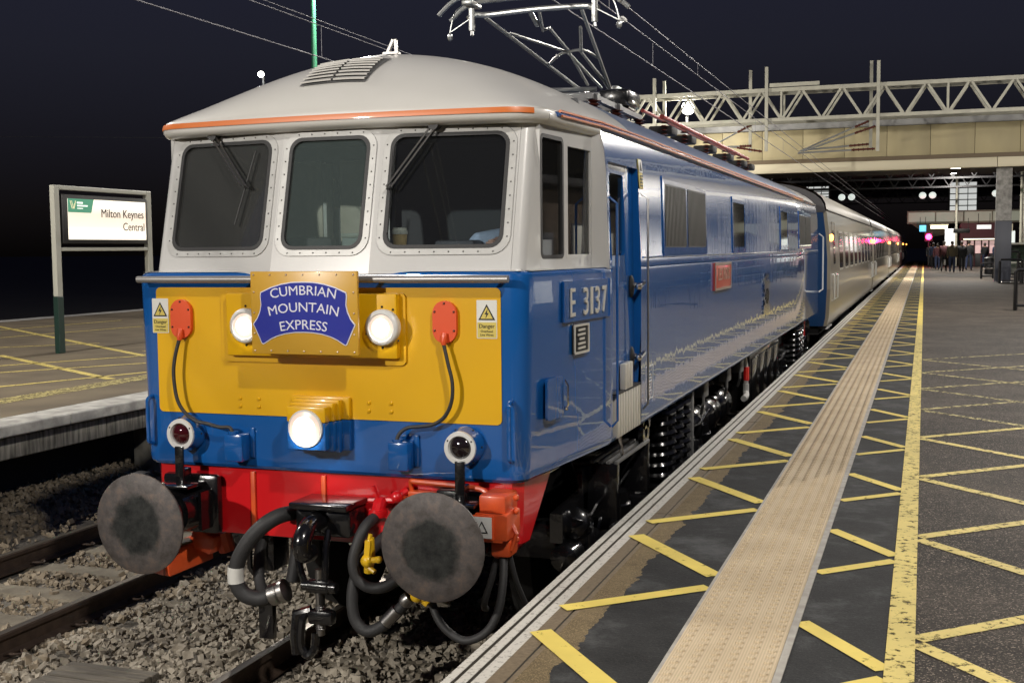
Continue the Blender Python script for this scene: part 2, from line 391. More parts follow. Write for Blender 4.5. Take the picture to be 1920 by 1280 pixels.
# platform surface: tan concrete margin, ragged dark bitumen strip, coarse worn asphalt beyond the line
def platform_mat(name, xs, tan, dark, coarse):
    m = mat(name, dark, .8); n = m.node_tree; N = n.nodes; L = n.links; b = N['Principled BSDF']
    g = N.new('ShaderNodeNewGeometry'); sp = N.new('ShaderNodeSeparateXYZ'); L.new(g.outputs['Position'], sp.inputs[0])
    def nz(s, d=6, r_=.6):
        q = N.new('ShaderNodeTexNoise'); q.inputs['Scale'].default_value = s; q.inputs['Detail'].default_value = d; q.inputs['Roughness'].default_value = r_
        L.new(g.outputs['Position'], q.inputs['Vector']); return q.outputs['Fac']
    def ramp(fac, stops):
        q = N.new('ShaderNodeValToRGB'); L.new(fac, q.inputs[0])
        while len(q.color_ramp.elements) < len(stops): q.color_ramp.elements.new(.5)
        for e, (ps, c) in zip(q.color_ramp.elements, stops): e.position = ps; e.color = (*c, 1)
        return q.outputs[0]
    def mix(f_, a, c):
        q = N.new('ShaderNodeMix'); q.data_type = 'RGBA'; L.new(f_, q.inputs['Factor']); L.new(a, q.inputs['A']); L.new(c, q.inputs['B']); return q.outputs['Result']
    def math_(op, a, c):
        q = N.new('ShaderNodeMath'); q.operation = op
        for i, k in enumerate((a, c)):
            if isinstance(k, (int, float)): q.inputs[i].default_value = k
            else: L.new(k, q.inputs[i])
        return q.outputs[0]
    vor = N.new('ShaderNodeTexVoronoi'); vor.inputs['Scale'].default_value = 75; L.new(g.outputs['Position'], vor.inputs['Vector'])
    speck = vor.outputs['Color']; spb = N.new('ShaderNodeSeparateColor'); L.new(speck, spb.inputs[0])
    tanc = mix(ramp(nz(150, 3, .7), [(.50, (0, 0, 0)), (.66, (1, 1, 1))]), ramp(nz(5, 8, .7), [(.3, tuple(q*.62 for q in tan)), (.7, tuple(q*1.05 for q in tan))]), ramp(nz(40, 2), [(.3, tuple(q*1.5 for q in tan)), (.7, tuple(q*2.3 for q in tan))]))
    d0 = ramp(nz(2.6, 10, .72), [(.30, tuple(q*.38 for q in dark)), (.50, tuple(q*.95 for q in dark)), (.66, tuple(q*3.0 for q in dark))])
    darkc = mix(ramp(nz(120, 4, .8), [(.52, (0, 0, 0)), (.68, (.6, .6, .6))]), d0, ramp(nz(20, 2), [(.3, tuple(q*2.0 for q in dark)), (.7, tuple(q*4.0 for q in dark))]))
    big = ramp(nz(1.3, 9, .7), [(.32, tuple(q*.45 for q in coarse)), (.5, tuple(q*.85 for q in coarse)), (.68, tuple(q*2.2 for q in coarse))])
    grit = ramp(nz(62, 6, .85), [(.44, (0, 0, 0)), (.58, (1, 1, 1))])
    c_a = mix(grit, ramp(nz(1.3, 9, .7), [(.3, tuple(q*.12 for q in coarse)), (.7, tuple(q*.6 for q in coarse))]), big)
    coarsec = mix(ramp(nz(110, 2, .5), [(.585, (0, 0, 0)), (.64, (1, 1, 1))]), c_a, ramp(nz(30, 2), [(.35, tuple(q*2.2 for q in coarse)), (.7, tuple(q*6.5 for q in coarse))]))
    wob = math_('MULTIPLY', math_('SUBTRACT', nz(7, 5, .6), .5), .14)
    xx = math_('ADD', sp.outputs['X'], wob)
    e1 = math_('GREATER_THAN', xx, xs[0]); e2 = math_('GREATER_THAN', sp.outputs['X'], xs[1])
    c1 = mix(e1, tanc, darkc); c3 = mix(e2, c1, coarsec)
    L.new(c3, b.inputs['Base Color'])
    bp = N.new('ShaderNodeBump'); bp.inputs['Strength'].default_value = .35; bp.inputs['Distance'].default_value = .006
    hh = N.new('ShaderNodeMix'); hh.data_type = 'FLOAT'; L.new(e2, hh.inputs['Factor']); L.new(nz(60, 4), hh.inputs['A']); L.new(nz(45, 8, .8), hh.inputs['B'])
    L.new(hh.outputs['Result'], bp.inputs['Height']); L.new(bp.outputs[0], b.inputs['Normal'])
    b.inputs['Roughness'].default_value = .8; b.inputs['Specular IOR Level'].default_value = .22
    return m
M['plat'] = platform_mat('platform_surface', (1.84, 3.05), (.150, .112, .060), (.022, .0225, .0225), (.054, .044, .035))
M['platl'] = platform_mat('far_platform_surface', (-5.9, 90), (.20, .16, .095), (.20, .16, .095), (.1, .1, .1))
def platl():
    m = mat('left_platform_asphalt', (.105, .082, .052), .85, noise=1.2, c2=(.165, .13, .08), bump=(50, .3), detail=8); return m
M['platl'] = platl()
def coping_mat():
    m = mat('painted_coping', (.6, .58, .52), .7); n = m.node_tree; N = n.nodes; L = n.links; b = N['Principled BSDF']
    g = N.new('ShaderNodeNewGeometry'); sp = N.new('ShaderNodeSeparateXYZ'); L.new(g.outputs['Position'], sp.inputs[0])
    nz = N.new('ShaderNodeTexNoise'); nz.inputs['Scale'].default_value = 55; nz.inputs['Detail'].default_value = 8; nz.inputs['Roughness'].default_value = .75
    L.new(g.outputs['Position'], nz.inputs['Vector'])
    cw = N.new('ShaderNodeValToRGB'); L.new(nz.outputs['Fac'], cw.inputs[0])
    E = cw.color_ramp.elements; E[0].position = .36; E[0].color = (.14, .13, .11, 1); E[1].position = .46; E[1].color = (.52, .50, .45, 1)
    ct = N.new('ShaderNodeValToRGB'); L.new(nz.outputs['Fac'], ct.inputs[0])
    E = ct.color_ramp.elements; E[0].position = .35; E[0].color = (.105, .078, .046, 1); E[1].position = .7; E[1].color = (.21, .16, .098, 1)
    gt = N.new('ShaderNodeMath'); gt.operation = 'GREATER_THAN'; gt.inputs[1].default_value = 1.623; L.new(sp.outputs['X'], gt.inputs[0])
    mx = N.new('ShaderNodeMix'); mx.data_type = 'RGBA'; L.new(gt.outputs[0], mx.inputs['Factor']); L.new(cw.outputs[0], mx.inputs['A']); L.new(ct.outputs[0], mx.inputs['B'])
    # groove shade painted into the colour as a dark dirt tone
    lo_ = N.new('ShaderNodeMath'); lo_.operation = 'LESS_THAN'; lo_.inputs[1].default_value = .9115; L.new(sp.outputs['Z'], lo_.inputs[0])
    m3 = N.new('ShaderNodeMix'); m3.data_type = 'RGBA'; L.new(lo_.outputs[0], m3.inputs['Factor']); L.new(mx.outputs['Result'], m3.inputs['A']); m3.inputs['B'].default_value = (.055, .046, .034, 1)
    L.new(m3.outputs['Result'], b.inputs['Base Color'])
    bp = N.new('ShaderNodeBump'); bp.inputs['Strength'].default_value = .3; bp.inputs['Distance'].default_value = .004
    L.new(nz.outputs['Fac'], bp.inputs['Height']); L.new(bp.outputs[0], b.inputs['Normal'])
    return m
M['coping'] = coping_mat()
M['lcoping'] = mat('left_coping_white', (.50, .49, .45), .8, noise=6, c2=(.28, .27, .25), detail=9)
M['lface'] = mat('stained_platform_face', (.36, .34, .29), .85, noise=5, c2=(.10, .095, .08), scale=(1, 5, .6), detail=6)

M['winglow'] = mat('lit_room_window', (.6, .6, .55), .3, emit=((.95, .92, .80), .45))

def buffer_mat():
    """rusty disc whose centre is smeared with grease and rubbed by other buffers"""
    m = mat('buffer_face', (.1, .09, .08), .5, .35); n = m.node_tree; N = n.nodes; L = n.links; b = N['Principled BSDF']
    tc_ = N.new('ShaderNodeTexCoord'); g = N.new('ShaderNodeNewGeometry')
    def nz(s, d, src, r_=.6):
        q = N.new('ShaderNodeTexNoise'); q.inputs['Scale'].default_value = s; q.inputs['Detail'].default_value = d; q.inputs['Roughness'].default_value = r_; L.new(src, q.inputs['Vector']); return q.outputs['Fac']
    P = g.outputs['Position']
    ln = N.new('ShaderNodeVectorMath'); ln.operation = 'LENGTH'; L.new(tc_.outputs['Object'], ln.inputs[0])
    ad = N.new('ShaderNodeMath'); ad.operation = 'MULTIPLY_ADD'; L.new(nz(7, 7, P, .65), ad.inputs[0]); ad.inputs[1].default_value = .16; L.new(ln.outputs['Value'], ad.inputs[2])
    mr = N.new('ShaderNodeMapRange'); mr.inputs[1].default_value = .215; mr.inputs[2].default_value = .255; L.new(ad.outputs[0], mr.inputs[0])
    r1 = N.new('ShaderNodeValToRGB'); L.new(nz(16, 9, P, .7), r1.inputs[0]); E = r1.color_ramp.elements; E[0].position = .3; E[0].color = (.055, .045, .040, 1); E[1].position = .72; E[1].color = (.17, .125, .10, 1)
    e = E.new(.5); e.color = (.095, .085, .082, 1)
    r2 = N.new('ShaderNodeValToRGB'); L.new(nz(11, 9, P, .75), r2.inputs[0]); E = r2.color_ramp.elements; E[0].position = .35; E[0].color = (.012, .014, .015, 1); E[1].position = .75; E[1].color = (.075, .078, .075, 1)
    mx = N.new('ShaderNodeMix'); mx.data_type = 'RGBA'; L.new(mr.outputs[0], mx.inputs['Factor']); L.new(r2.outputs[0], mx.inputs['A']); L.new(r1.outputs[0], mx.inputs['B']); L.new(mx.outputs['Result'], b.inputs['Base Color'])
    ro = N.new('ShaderNodeMapRange'); ro.inputs[3].default_value = .30; ro.inputs[4].default_value = .58; L.new(mr.outputs[0], ro.inputs[0]); L.new(ro.outputs[0], b.inputs['Roughness'])
    bp = N.new('ShaderNodeBump'); bp.inputs['Strength'].default_value = .35; bp.inputs['Distance'].default_value = .006; L.new(nz(24, 8, P, .7), bp.inputs['Height']); L.new(bp.outputs[0], b.inputs['Normal'])
    return m
M['buffer'] = buffer_mat()

M['boardglow'] = mat('lit_white_board', (.7, .7, .7), .4, emit=((.9, .9, .88), .7))

def paint_rib_shade(m, period, amount):
    """paints the shade of fine lengthwise ribs into the paving colour"""
    n = m.node_tree; N = n.nodes; L = n.links; b = N['Principled BSDF']; src = b.inputs['Base Color'].links[0].from_socket
    g = N.new('ShaderNodeNewGeometry'); w_ = N.new('ShaderNodeTexWave'); w_.wave_type = 'BANDS'; w_.bands_direction = 'X'; w_.inputs['Scale'].default_value = 6.2832/(20*period)
    L.new(g.outputs['Position'], w_.inputs['Vector'])
    mr = N.new('ShaderNodeMapRange'); mr.inputs[3].default_value = 1-amount; L.new(w_.outputs['Fac'], mr.inputs[0])
    mx = N.new('ShaderNodeMix'); mx.data_type = 'RGBA'; mx.blend_type = 'MULTIPLY'; mx.inputs['Factor'].default_value = 1
    cc = N.new('ShaderNodeCombineColor')
    for i in range(3): L.new(mr.outputs[0], cc.inputs[i])
    L.new(src, mx.inputs['A']); L.new(cc.outputs[0], mx.inputs['B']); L.new(mx.outputs['Result'], b.inputs['Base Color'])
paint_rib_shade(M['tactile'], .0115, .22)
M['wallbrick'] = mat('platform_building_brick', (.13, .10, .075), .8, noise=8, c2=(.09, .07, .055))

# ------------------------------------------------------------------ lamps that light the station (each hangs in its own post)
def lamp_post(x, y, h, arm, power, label, m='green', color=(1, .93, .82), group='tall lamp posts along the platforms', zb=.915):
    t = thing('lamp_post', label, 'lamp post', (x, y, zb), group)
    g = G(); g.cyl((x, y, zb), (x, y, zb+h), .085, .055, 12); g.build('pole', M[m], t)
    g = G(); g.box((x, y, zb+.015), (.32, .32, .03)); g.build('base_plate', M['steel'], t)
    hx = x+arm
    if abs(arm) > .05:
        g = G(); g.path([(x, y, zb+h-.05), (x+arm*.4, y, zb+h+.1), (hx, y, zb+h+.12)], .035); g.build('arm', M[m], t)
    g = G(); g.box((hx, y, zb+h+.12), (.34, .62, .12), None, .03); g.build('lamp_housing', M['hull'], t)
    g = G(); g.box((hx, y, zb+h+.045), (.26, .52, .03)); g.build('lamp_glass', M['whitelamp'], t)
    ld = bpy.data.lights.new('lamp_light', 'POINT'); ld.shadow_soft_size = .16; ld.energy = power; ld.color = color
    lo = bpy.data.objects.new('lamp_light', ld); place(lo, t, (hx, y, zb+h-.17))
    return t
LW = (1, .94, .86)
lamp_post(-10.6, 20, 8.6, .9, 2400, 'green lamp post on the far left platform rising behind the locomotive roof', color=LW)
lamp_post(-10.6, 3, 7.4, .9, 2400, 'green lamp post of the left platform just outside the view on the left', color=LW)
lamp_post(-9.2, -15, 7.6, 2.4, 9000, 'green lamp post of the left platform behind the camera', color=LW)
lamp_post(7.4, -5.5, 8.4, -.9, 2700, 'grey lamp post behind the camera on the right platform', 'hull', color=LW)
lamp_post(7.6, 9, 8.0, -.9, 2500, 'grey lamp post beside the right platform opposite the locomotive', 'hull', color=LW)
lamp_post(7.8, 25, 8.0, -.9, 4000, 'grey lamp post beside the right platform near the coaches', 'hull', color=LW)
lamp_post(-9.4, 41, 4.9, .5, 1900, 'added lamp post hidden behind the locomotive, lighting the gantry and bridge', color=LW)  # added out of sight to brighten the gantry and bridge
lamp_post(12.2, 39, 4.9, -.6, 1100, 'added grey lamp post out of view, lighting the gantry and bridge', 'hull', color=LW)  # second added lamp for the bridge front, outside the view

# ------------------------------------------------------------------ ground, tracks, platforms
ZB = -.19
def rnd(a, b): return random.uniform(a, b)
rows = []
for i in range(61):
    y = -12+i*3
    rows.append([(-18.4, y, ZB-.05), (-6.2, y, ZB+.27), (-4.4, y, ZB), (-2.4, y, ZB), (-1.9, y, ZB+.06), (-1.4, y, ZB+.04), (-.9, y, ZB), (1.2, y, ZB), (1.62, y, ZB), (60, y, ZB-.05)])
g = G(); g.grid(rows); prop(g.build('ground', M['bed']), 'bed of grey track ballast between the platforms', kind='structure')
g = G(); g.grid([[(-1500, -400, -.6), (1500, -400, -.6)], [(-1500, 1500, -.6), (1500, 1500, -.6)]])
prop(g.build('terrain', M['earth']), 'dark ground beyond the station', kind='structure')
def stone_field(name, m, n, area, size, zf, label, keep=None):
    vs = []; fs = []
    base = [(-1, 0, 0), (1, 0, 0), (0, -1, 0), (0, 1, 0), (0, 0, -1), (0, 0, 1)]
    octf = [(0, 2, 5), (2, 1, 5), (1, 3, 5), (3, 0, 5), (2, 0, 4), (1, 2, 4), (3, 1, 4), (0, 3, 4)]
    cube = [(-1, -1, -1), (1, -1, -1), (1, 1, -1), (-1, 1, -1), (-1, -1, 1), (1, -1, 1), (1, 1, 1), (-1, 1, 1)]
    cubf = [(3, 2, 1, 0), (4, 5, 6, 7), (0, 1, 5, 4), (1, 2, 6, 5), (2, 3, 7, 6), (3, 0, 4, 7)]
    k = 0
    while k < n:
        x = rnd(area[0], area[1]); y = area[2]+(area[3]-area[2])*random.random()**1.35
        k += 1
        if keep and not keep(x, y): continue
        s = size*(.45+.95*random.random()**1.6)
        q = Matrix.Rotation(rnd(0, 6.28), 3, 'Z') @ Matrix.Rotation(rnd(0, 3.1), 3, 'X') @ Matrix.Rotation(rnd(0, 3.1), 3, 'Y')
        if random.random() < .6: V, F, sc3 = cube, cubf, (s*.62, s*rnd(.38, .62), s*rnd(.32, .5))
        else: V, F, sc3 = base, octf, (s, s*rnd(.6, .9), s*rnd(.5, .8))
        b = len(vs); z = zf(x)+rnd(-.012, .022)
        for v in V:
            p = q @ Vector((v[0]*sc3[0]*rnd(.72, 1.2), v[1]*sc3[1]*rnd(.72, 1.2), v[2]*sc3[2]*rnd(.72, 1.2)))
            vs.append((x+p.x, y+p.y, z+p.z))
        fs += [tuple(b+i for i in t) for t in F]
    me = bpy.data.meshes.new(name); me.from_pydata(vs, [], fs); me.materials.append(m)
    o = bpy.data.objects.new(name, me); place(o, None); prop(o, label, kind='stuff')
def zbed(x):
    if -2.4 < x < -.9: return ZB+.065
    return ZB+.01
def nosleeper(x, y):
    if -4.75 < x < -2.1:
        d = (y-.1) % .65
        if d < .30: return random.random() < .10
    for rx in (-4.1175, -2.6825, -.7525, .7525):
        if abs(x-rx) < .085: return False
    if -1.98 < x < -1.28 and -.05 < y < .80: return random.random() < .04
    return True
stone_field('ballast_stones', M['stone1'], 26000, (-2.6, 1.45, -.6, 9), .034, zbed, 'pale grey crushed stone ballast around the locomotive track', nosleeper)
stone_field('ballast_stones', M['stone2'], 20000, (-5.9, -2.2, 0, 13), .036, lambda x: zbed(x)+max(0, (-4.4-x))*.16, 'brownish stone ballast of the empty left track', nosleeper)
stone_field('ballast_stones', M['stone1'], 6000, (-5.0, 1.45, 9, 40), .05, zbed, 'grey stone ballast further along the tracks', nosleeper)

RP = [(-.070, -.159), (.070, -.159), (.070, -.148), (.012, -.130), (.010, -.045), (.036, -.035), (.036, -.006), (.028, 0), (-.028, 0), (-.036, -.006), (-.036, -.035), (-.010, -.045), (-.012, -.130), (-.070, -.148)]
def track(xc, label, ynear, yfar, nsl, with_clips):
    t = thing('railway_track', label, 'railway track', (xc, 0, 0))
    t['kind'] = 'thing'
    for sx in (-1, 1):
        rx = xc+sx*.7525-0*sx
        g = G(); n = len(RP); ys = [ynear, yfar]
        g.grid([[(rx+a, y, b) for a, b in RP] for y in ys], closed=True); g.f.append(tuple(range(n))); g.mi.append(0)
        rl = g.build('rail', M['rust'], t, (rx, ynear, 0), smooth=0)
        g = G(); g.box((rx, (ynear+yfar)/2, .001), (.056, yfar-ynear, .004)); g.build('running_surface', M['railtop'], rl, (rx, ynear, 0), smooth=0)
    gs = G(); gs.box((0, 0, 0), (2.5, .26, .12), None, .025, 1)
    s0 = None
    gc = G(); gc.path(catmull([(-.07, -.05, 0), (-.02, -.055, .035), (.03, -.03, .03), (.035, .02, .02), (0, .05, .03), (-.05, .04, .012)], 3), .009, 6)
    c0 = None
    for i in range(nsl):
        y = ynear+.25+i*.65
        y = math.floor((y-.1)/.65)*.65+.1+.15
        if s0 is None:
            s0 = gs.build('sleeper', M['sleeper'], t, (0, 0, 0)); s0.location = Vector((xc, y, -.225))-wpos(t)
            WPOS[s0.name] = Vector((xc, y, -.225)); 
        else: inst('sleeper', s0.data, t, (xc, y, -.225))
        if with_clips and i < 26:
            for sx in (-1, 1):
                for q in (-1, 1):
                    p = (xc+sx*.7525+q*.095, y, -.158)
                    if c0 is None:
                        c0 = gc.build('rail_clip', M['rust'], t, (0, 0, 0)); c0.location = Vector(p)-wpos(t)
                    else: inst('rail_clip', c0.data, t, p, (0, 0, 0 if q > 0 else math.pi))
    return t
track(-3.4, 'empty brown railway track on concrete sleepers beside the left platform', -4, 120, 110, True)
track(0, 'railway track under the blue locomotive beside the right platform', -4, 120, 60, True)

# ribbed timber walkway panel in the six-foot
t = thing('timber_panel', 'grooved grey timber panel lying in the ballast at the lower left', 'timber panel', (-1.62, .38, -.1))
for i in range(9):
    g = G(); g.box((-1.62, .02+i*.085, -.088+rnd(-.003, .003)), (.66, .070, .05), None, .006, 1); g.build('plank', M['timber'], t)
g = G(); g.box((-1.62, .36, -.125), (.6, .72, .02)); g.build('backing_board', M['timber'], t)

# right platform
ZP = .915
Y0, Y1 = -9, 128
g = G(); g.grid([[(1.722, y, ZP), (3.05, y, ZP), (40, y, ZP)] for y in (Y0, 20, 60, Y1)])
g.grid([[(1.722, Y0, ZP), (1.722, Y1, ZP)], [(1.722, Y0, ZP-.16), (1.722, Y1, ZP-.16)], [(1.66, Y0, ZP-.16), (1.66, Y1, ZP-.16)], [(1.66, Y0, ZB-.1), (1.66, Y1, ZB-.1)]])
plat = prop(g.build('platform', M['plat'], None, (0, 0, 0), smooth=0, recalc=False), 'right hand platform surface of dark asphalt', kind='structure')
cs = [(1.452, -.10), (1.452, -.012), (1.464, 0), (1.498, 0), (1.500, -.012), (1.514, -.012), (1.516, 0), (1.555, 0), (1.557, -.012), (1.571, -.012), (1.573, 0), (1.688, 0), (1.690, -.007), (1.697, -.007), (1.699, 0), (1.7215, 0), (1.7215, -.158), (1.64, -.158), (1.63, -.10)]
for i in range(-3, 32):
    ya = 1.71+i*3.96+.004; yb = ya+3.952
    g = G(); n = len(cs); j = rnd(-.0015, .0015)
    g.grid([[(a, y, ZP+b+j) for a, b in cs] for y in (ya, yb)], closed=True)
    g.f += [tuple(range(n)), tuple(range(n, 2*n))[::-1]]; g.mi += [0, 0]
    g.build('coping_stone', M['coping'], plat, (0, 0, 0), smooth=0)
# tactile paving: flat domed tiles, 6 offset rows
TX0, TX1 = 2.222, 2.638
g = G(); tw, tl = TX1-TX0, .40
g.box((0, 0, .004), (tw, tl-.002, .009), None, .0015, 1)
for c in range(6):
    for q in range(6):
        x = -tw/2+tw*(c+.5)/6; y = -tl/2+(q+.25+(.5 if c % 2 else 0))*tl/6
        vs = []; 
        for rr, h in ((.0178, .0085), (.0138, .0152)):
            vs += [(x+rr*math.cos(k*math.pi/4), y+rr*math.sin(k*math.pi/4), h) for k in range(8)]
        g.add(vs, [(k, (k+1) % 8, 8+(k+1) % 8, 8+k) for k in range(8)]+[tuple(range(8, 16))])
tile = g.build('tactile_tile', M['tactile'], plat, (0, 0, 0), smooth=0)
tile.location = ((TX0+TX1)/2, -2.8, ZP)
for i in range(1, 300):
    inst('tactile_tile', tile.data, plat, ((TX0+TX1)/2, -2.8+i*.40, ZP))
g = G(); g.bx(TX1+.001, TX1+.032, -4, 118, ZP-.01, ZP+.006); g.bx(TX0-.016, TX0-.001, -4, 118, ZP-.01, ZP+.005); g.build('mortar_edge', M['mortar'], plat, (0, 0, 0))
# painted lines
def seg(name, a, b, wd, m, par=plat, z=ZP+.004, n=1):
    a = Vector(a); b = Vector(b); d = (b-a).normalized(); s = Vector((-d.y, d.x))*wd/2
    g = G(); g.add([(a.x+s.x, a.y+s.y, z), (a.x-s.x, a.y-s.y, z), (b.x-s.x, b.y-s.y, z), (b.x+s.x, b.y+s.y, z)], [(0, 1, 2, 3)])
    return g.build(name, m, par, (0, 0, 0), smooth=0, recalc=False)
g = G(); g.add([(3.028, -4, ZP+.008), (3.138, -4, ZP+.008), (3.138, 20, ZP+.008), (3.028, 20, ZP+.008)], [(0, 1, 2, 3)]); g.build('yellow_line', M['pyelw'], plat, (0, 0, 0), 0, False)
g = G(); g.add([(3.028, 20, ZP+.008), (3.138, 20, ZP+.008), (3.138, 118, ZP+.008), (3.028, 118, ZP+.008)], [(0, 1, 2, 3)]); g.build('yellow_line', M['pyel'], plat, (0, 0, 0), 0, False)
far = G()
for k in range(-3, 62):
    o = k*1.75
    quads = [((1.64, -.30), (2.205, .22), .088), ((1.64, 1.12), (2.205, .42), .098), ((2.672, .63), (3.03, .97), .075), ((2.672, 1.57), (3.03, 1.07), .08)]
    for (a, b, wd) in quads:
        a2, b2 = (a[0], a[1]+o), (b[0], b[1]+o)
        if k < 24: seg('hatch_line', a2, b2, wd, M['pyel'])
        else:
            A = Vector(a2); B = Vector(b2); d = (B-A).normalized(); s = Vector((-d.y, d.x))*wd/2
            far.add([(A.x+s.x, A.y+s.y, ZP+.004), (A.x-s.x, A.y-s.y, ZP+.004), (B.x-s.x, B.y-s.y, ZP+.004), (B.x+s.x, B.y+s.y, ZP+.004)], [(0, 1, 2, 3)])
prop(far.build('hatch_lines', M['pyel'], plat, (0, 0, 0), 0, False), kind='stuff')
for k in range(-2, 8):
    y = -.30+k*1.8; m = M['pyelw'] if k < 4 else M['pyelvw']
    seg('hatch_line', (3.142, y+.03), (4.3+k*.2, y+1.12+.17*k), .085, m)
    seg('hatch_line', (3.142, y-.03), (3.95+.15*k, y-.98-.1*k), .085, m)
# thin cracks / joints across the asphalt
# left platform
lp = G(); LX = -5.0
lp.grid([[(LX-.45, y, ZP), (-18.3, y, ZP)] for y in (-14, 90)])
lpo = prop(lp.build('platform', M['platl'], None, (0, 0, 0), 0, False), 'left island platform surface of worn brown asphalt', kind='structure')
for i in range(-6, 40):
    g = G(); g.box((LX-.225, i*2.0+1.45, ZP-.055), (.45, 1.988, .112), None, .012, 1); g.build('coping_slab', M['lcoping'], lpo, (0, 0, 0))
for i in range(-4, 26):
    g = G(); g.box((LX-.24, i*3.2+.4, .66), (.16, 3.18, .21), None, .01, 1); g.build('edge_beam', M['lface'], lpo, (0, 0, 0))
g = G(); g.bx(-18, LX-.9, -14, 90, ZB-.1, .8); g.build('void_backing', M['dull'], lpo, (0, 0, 0))  # black fill: shade of the void under the platform put into its colour
for i in range(-3, 20):
    g = G(); g.box((LX-.45, i*4.0+2.4, .22), (.35, .3, .66)); g.build('support_pier', M['lface'], lpo, (0, 0, 0))
g = G(); g.add([(-6.25, -10, ZP+.004), (-6.60, -10, ZP+.004), (-6.60, 80, ZP+.004), (-6.25, 80, ZP+.004)], [(0, 1, 2, 3)]); g.build('yellow_line', M['pyelvw'], lpo, (0, 0, 0), 0, False)
g = G(); g.add([(-18.3, -10, ZP+.004), (-17.7, -10, ZP+.004), (-17.7, 80, ZP+.004), (-18.3, 80, ZP+.004)], [(0, 1, 2, 3)]); g.build('edge_line', M['lcoping'], lpo, (0, 0, 0), 0, False)
for a, b, wd in [((-17.5, 16.6), (-8.4, 10.25), .13), ((-10.85, 9.8), (-6.7, 7.25), .13), ((-8.6, 10.5), (-6.6, 11.9), .1), ((-13.9, 12.6), (-13.2, 16.6), .1), ((-12.1, 11.0), (-10.9, 12.3), .1), ((-9.6, 8.2), (-8.5, 10.2), .1), ((-8.9, 7.4), (-7.6, 9.3), .1), ((-7.6, 5.9), (-6.7, 8.4), .1), ((-9.0, 11.0), (-7.9, 13.2), .1), ((-15.6, 14.2), (-15.2, 18.5), .1), ((-8.0, 6.4), (-6.7, 5.1), .12)]:
    seg('hatch_line', a, b, wd, M['pyelw'], lpo)

# grey stone chamber / cable trough below the left platform end
t = thing('cable_trough', 'small pale concrete marker block under the left platform edge', 'marker block', (-4.75, 5.2, 0))
g = G(); g.box((-4.75, 5.2, .0), (.13, .12, .34), None, .015); g.build('block', M['lcoping'], t)
g = G(); g.box((-4.75, 5.2, .178), (.15, .14, .02), None, .004); g.build('cap', M['conc'], t)

# ------------------------------------------------------------------ station name sign (left platform)
SX = -10.15
t = thing('station_sign', 'lit station name board reading Milton Keynes Central on two posts', 'station sign', (SX, 11.6, ZP))
for y in (10.39, 12.80):
    g = G(); g.box((SX, y, 2.74), (.09, .13, 1.80), None, .008, 1); po = g.build('post', M['postcream'], t)
    g = G(); g.box((SX, y, (ZP+1.84)/2), (.10, .14, 1.84-ZP), None, .008, 1); g.build('post_foot', M['postgreen'], po)
g = G(); g.box((SX, 11.595, 3.605), (.09, 2.27, .07), None, .008, 1); g.build('top_rail', M['postcream'], t)
g = G(); g.box((SX, 11.595, 2.605), (.09, 2.27, .06), None, .008, 1); g.build('bottom_rail', M['postcream'], t)
g = G(); g.bx(SX-.07, SX+.06, 10.50, 12.70, 2.70, 3.50, .01); bx_ = g.build('light_box', M['signbox'], t)
g = G(); g.bx(SX+.055, SX+.064, 10.62, 12.66, 2.765, 3.435); g.build('lit_face', M['signface'], bx_)
sf = lambda v: (SX+.068+v[2], v[0], v[1])
g = G(); g.plate([[(10.62, 3.435), (11.26, 3.435), (11.19, 3.21), (10.62, 3.21)]], .003, sf); g.build('green_corner', M['signgreen'], bx_)
g = G()
for i, (a, b) in enumerate((((10.67, 3.40), (10.715, 3.27)), ((10.705, 3.40), (10.745, 3.27)), ((10.745, 3.27), (10.77, 3.35)), ((10.765, 3.27), (10.80, 3.40)))):
    g.bar((SX+.072, *a), (SX+.072, *b), .003, .014, up=(1, 0, 0))
g.build('letter_mark', M['signgold'], bx_)
g = G(); g.bx(SX+.070, SX+.073, 10.84, 10.98, 3.355, 3.385); g.bx(SX+.070, SX+.073, 10.84, 11.10, 3.31, 3.335); g.bx(SX+.070, SX+.073, 10.84, 10.98, 3.27, 3.285)
g.build('small_print', M['signwhite'], bx_)
g = G(); g.text('Milton Keynes', .200, lambda v: (SX+.068+v[2], 12.60+v[0], 3.205+v[1]), .004, 'RIGHT'); g.text('Central', .200, lambda v: (SX+.068+v[2], 12.62+v[0], 2.985+v[1]), .004, 'RIGHT')
g.build('lettering', M['ink'], bx_)
ld = bpy.data.lights.new('sign_light', 'AREA'); ld.shape = 'RECTANGLE'; ld.size = .6; ld.size_y = 2.0; ld.energy = 6; ld.color = (1, .9, .75)
lo = bpy.data.objects.new('sign_light', ld); place(lo, t, (SX+.09, 11.64, 3.1)); lo.rotation_euler = (0, R(-90), 0)

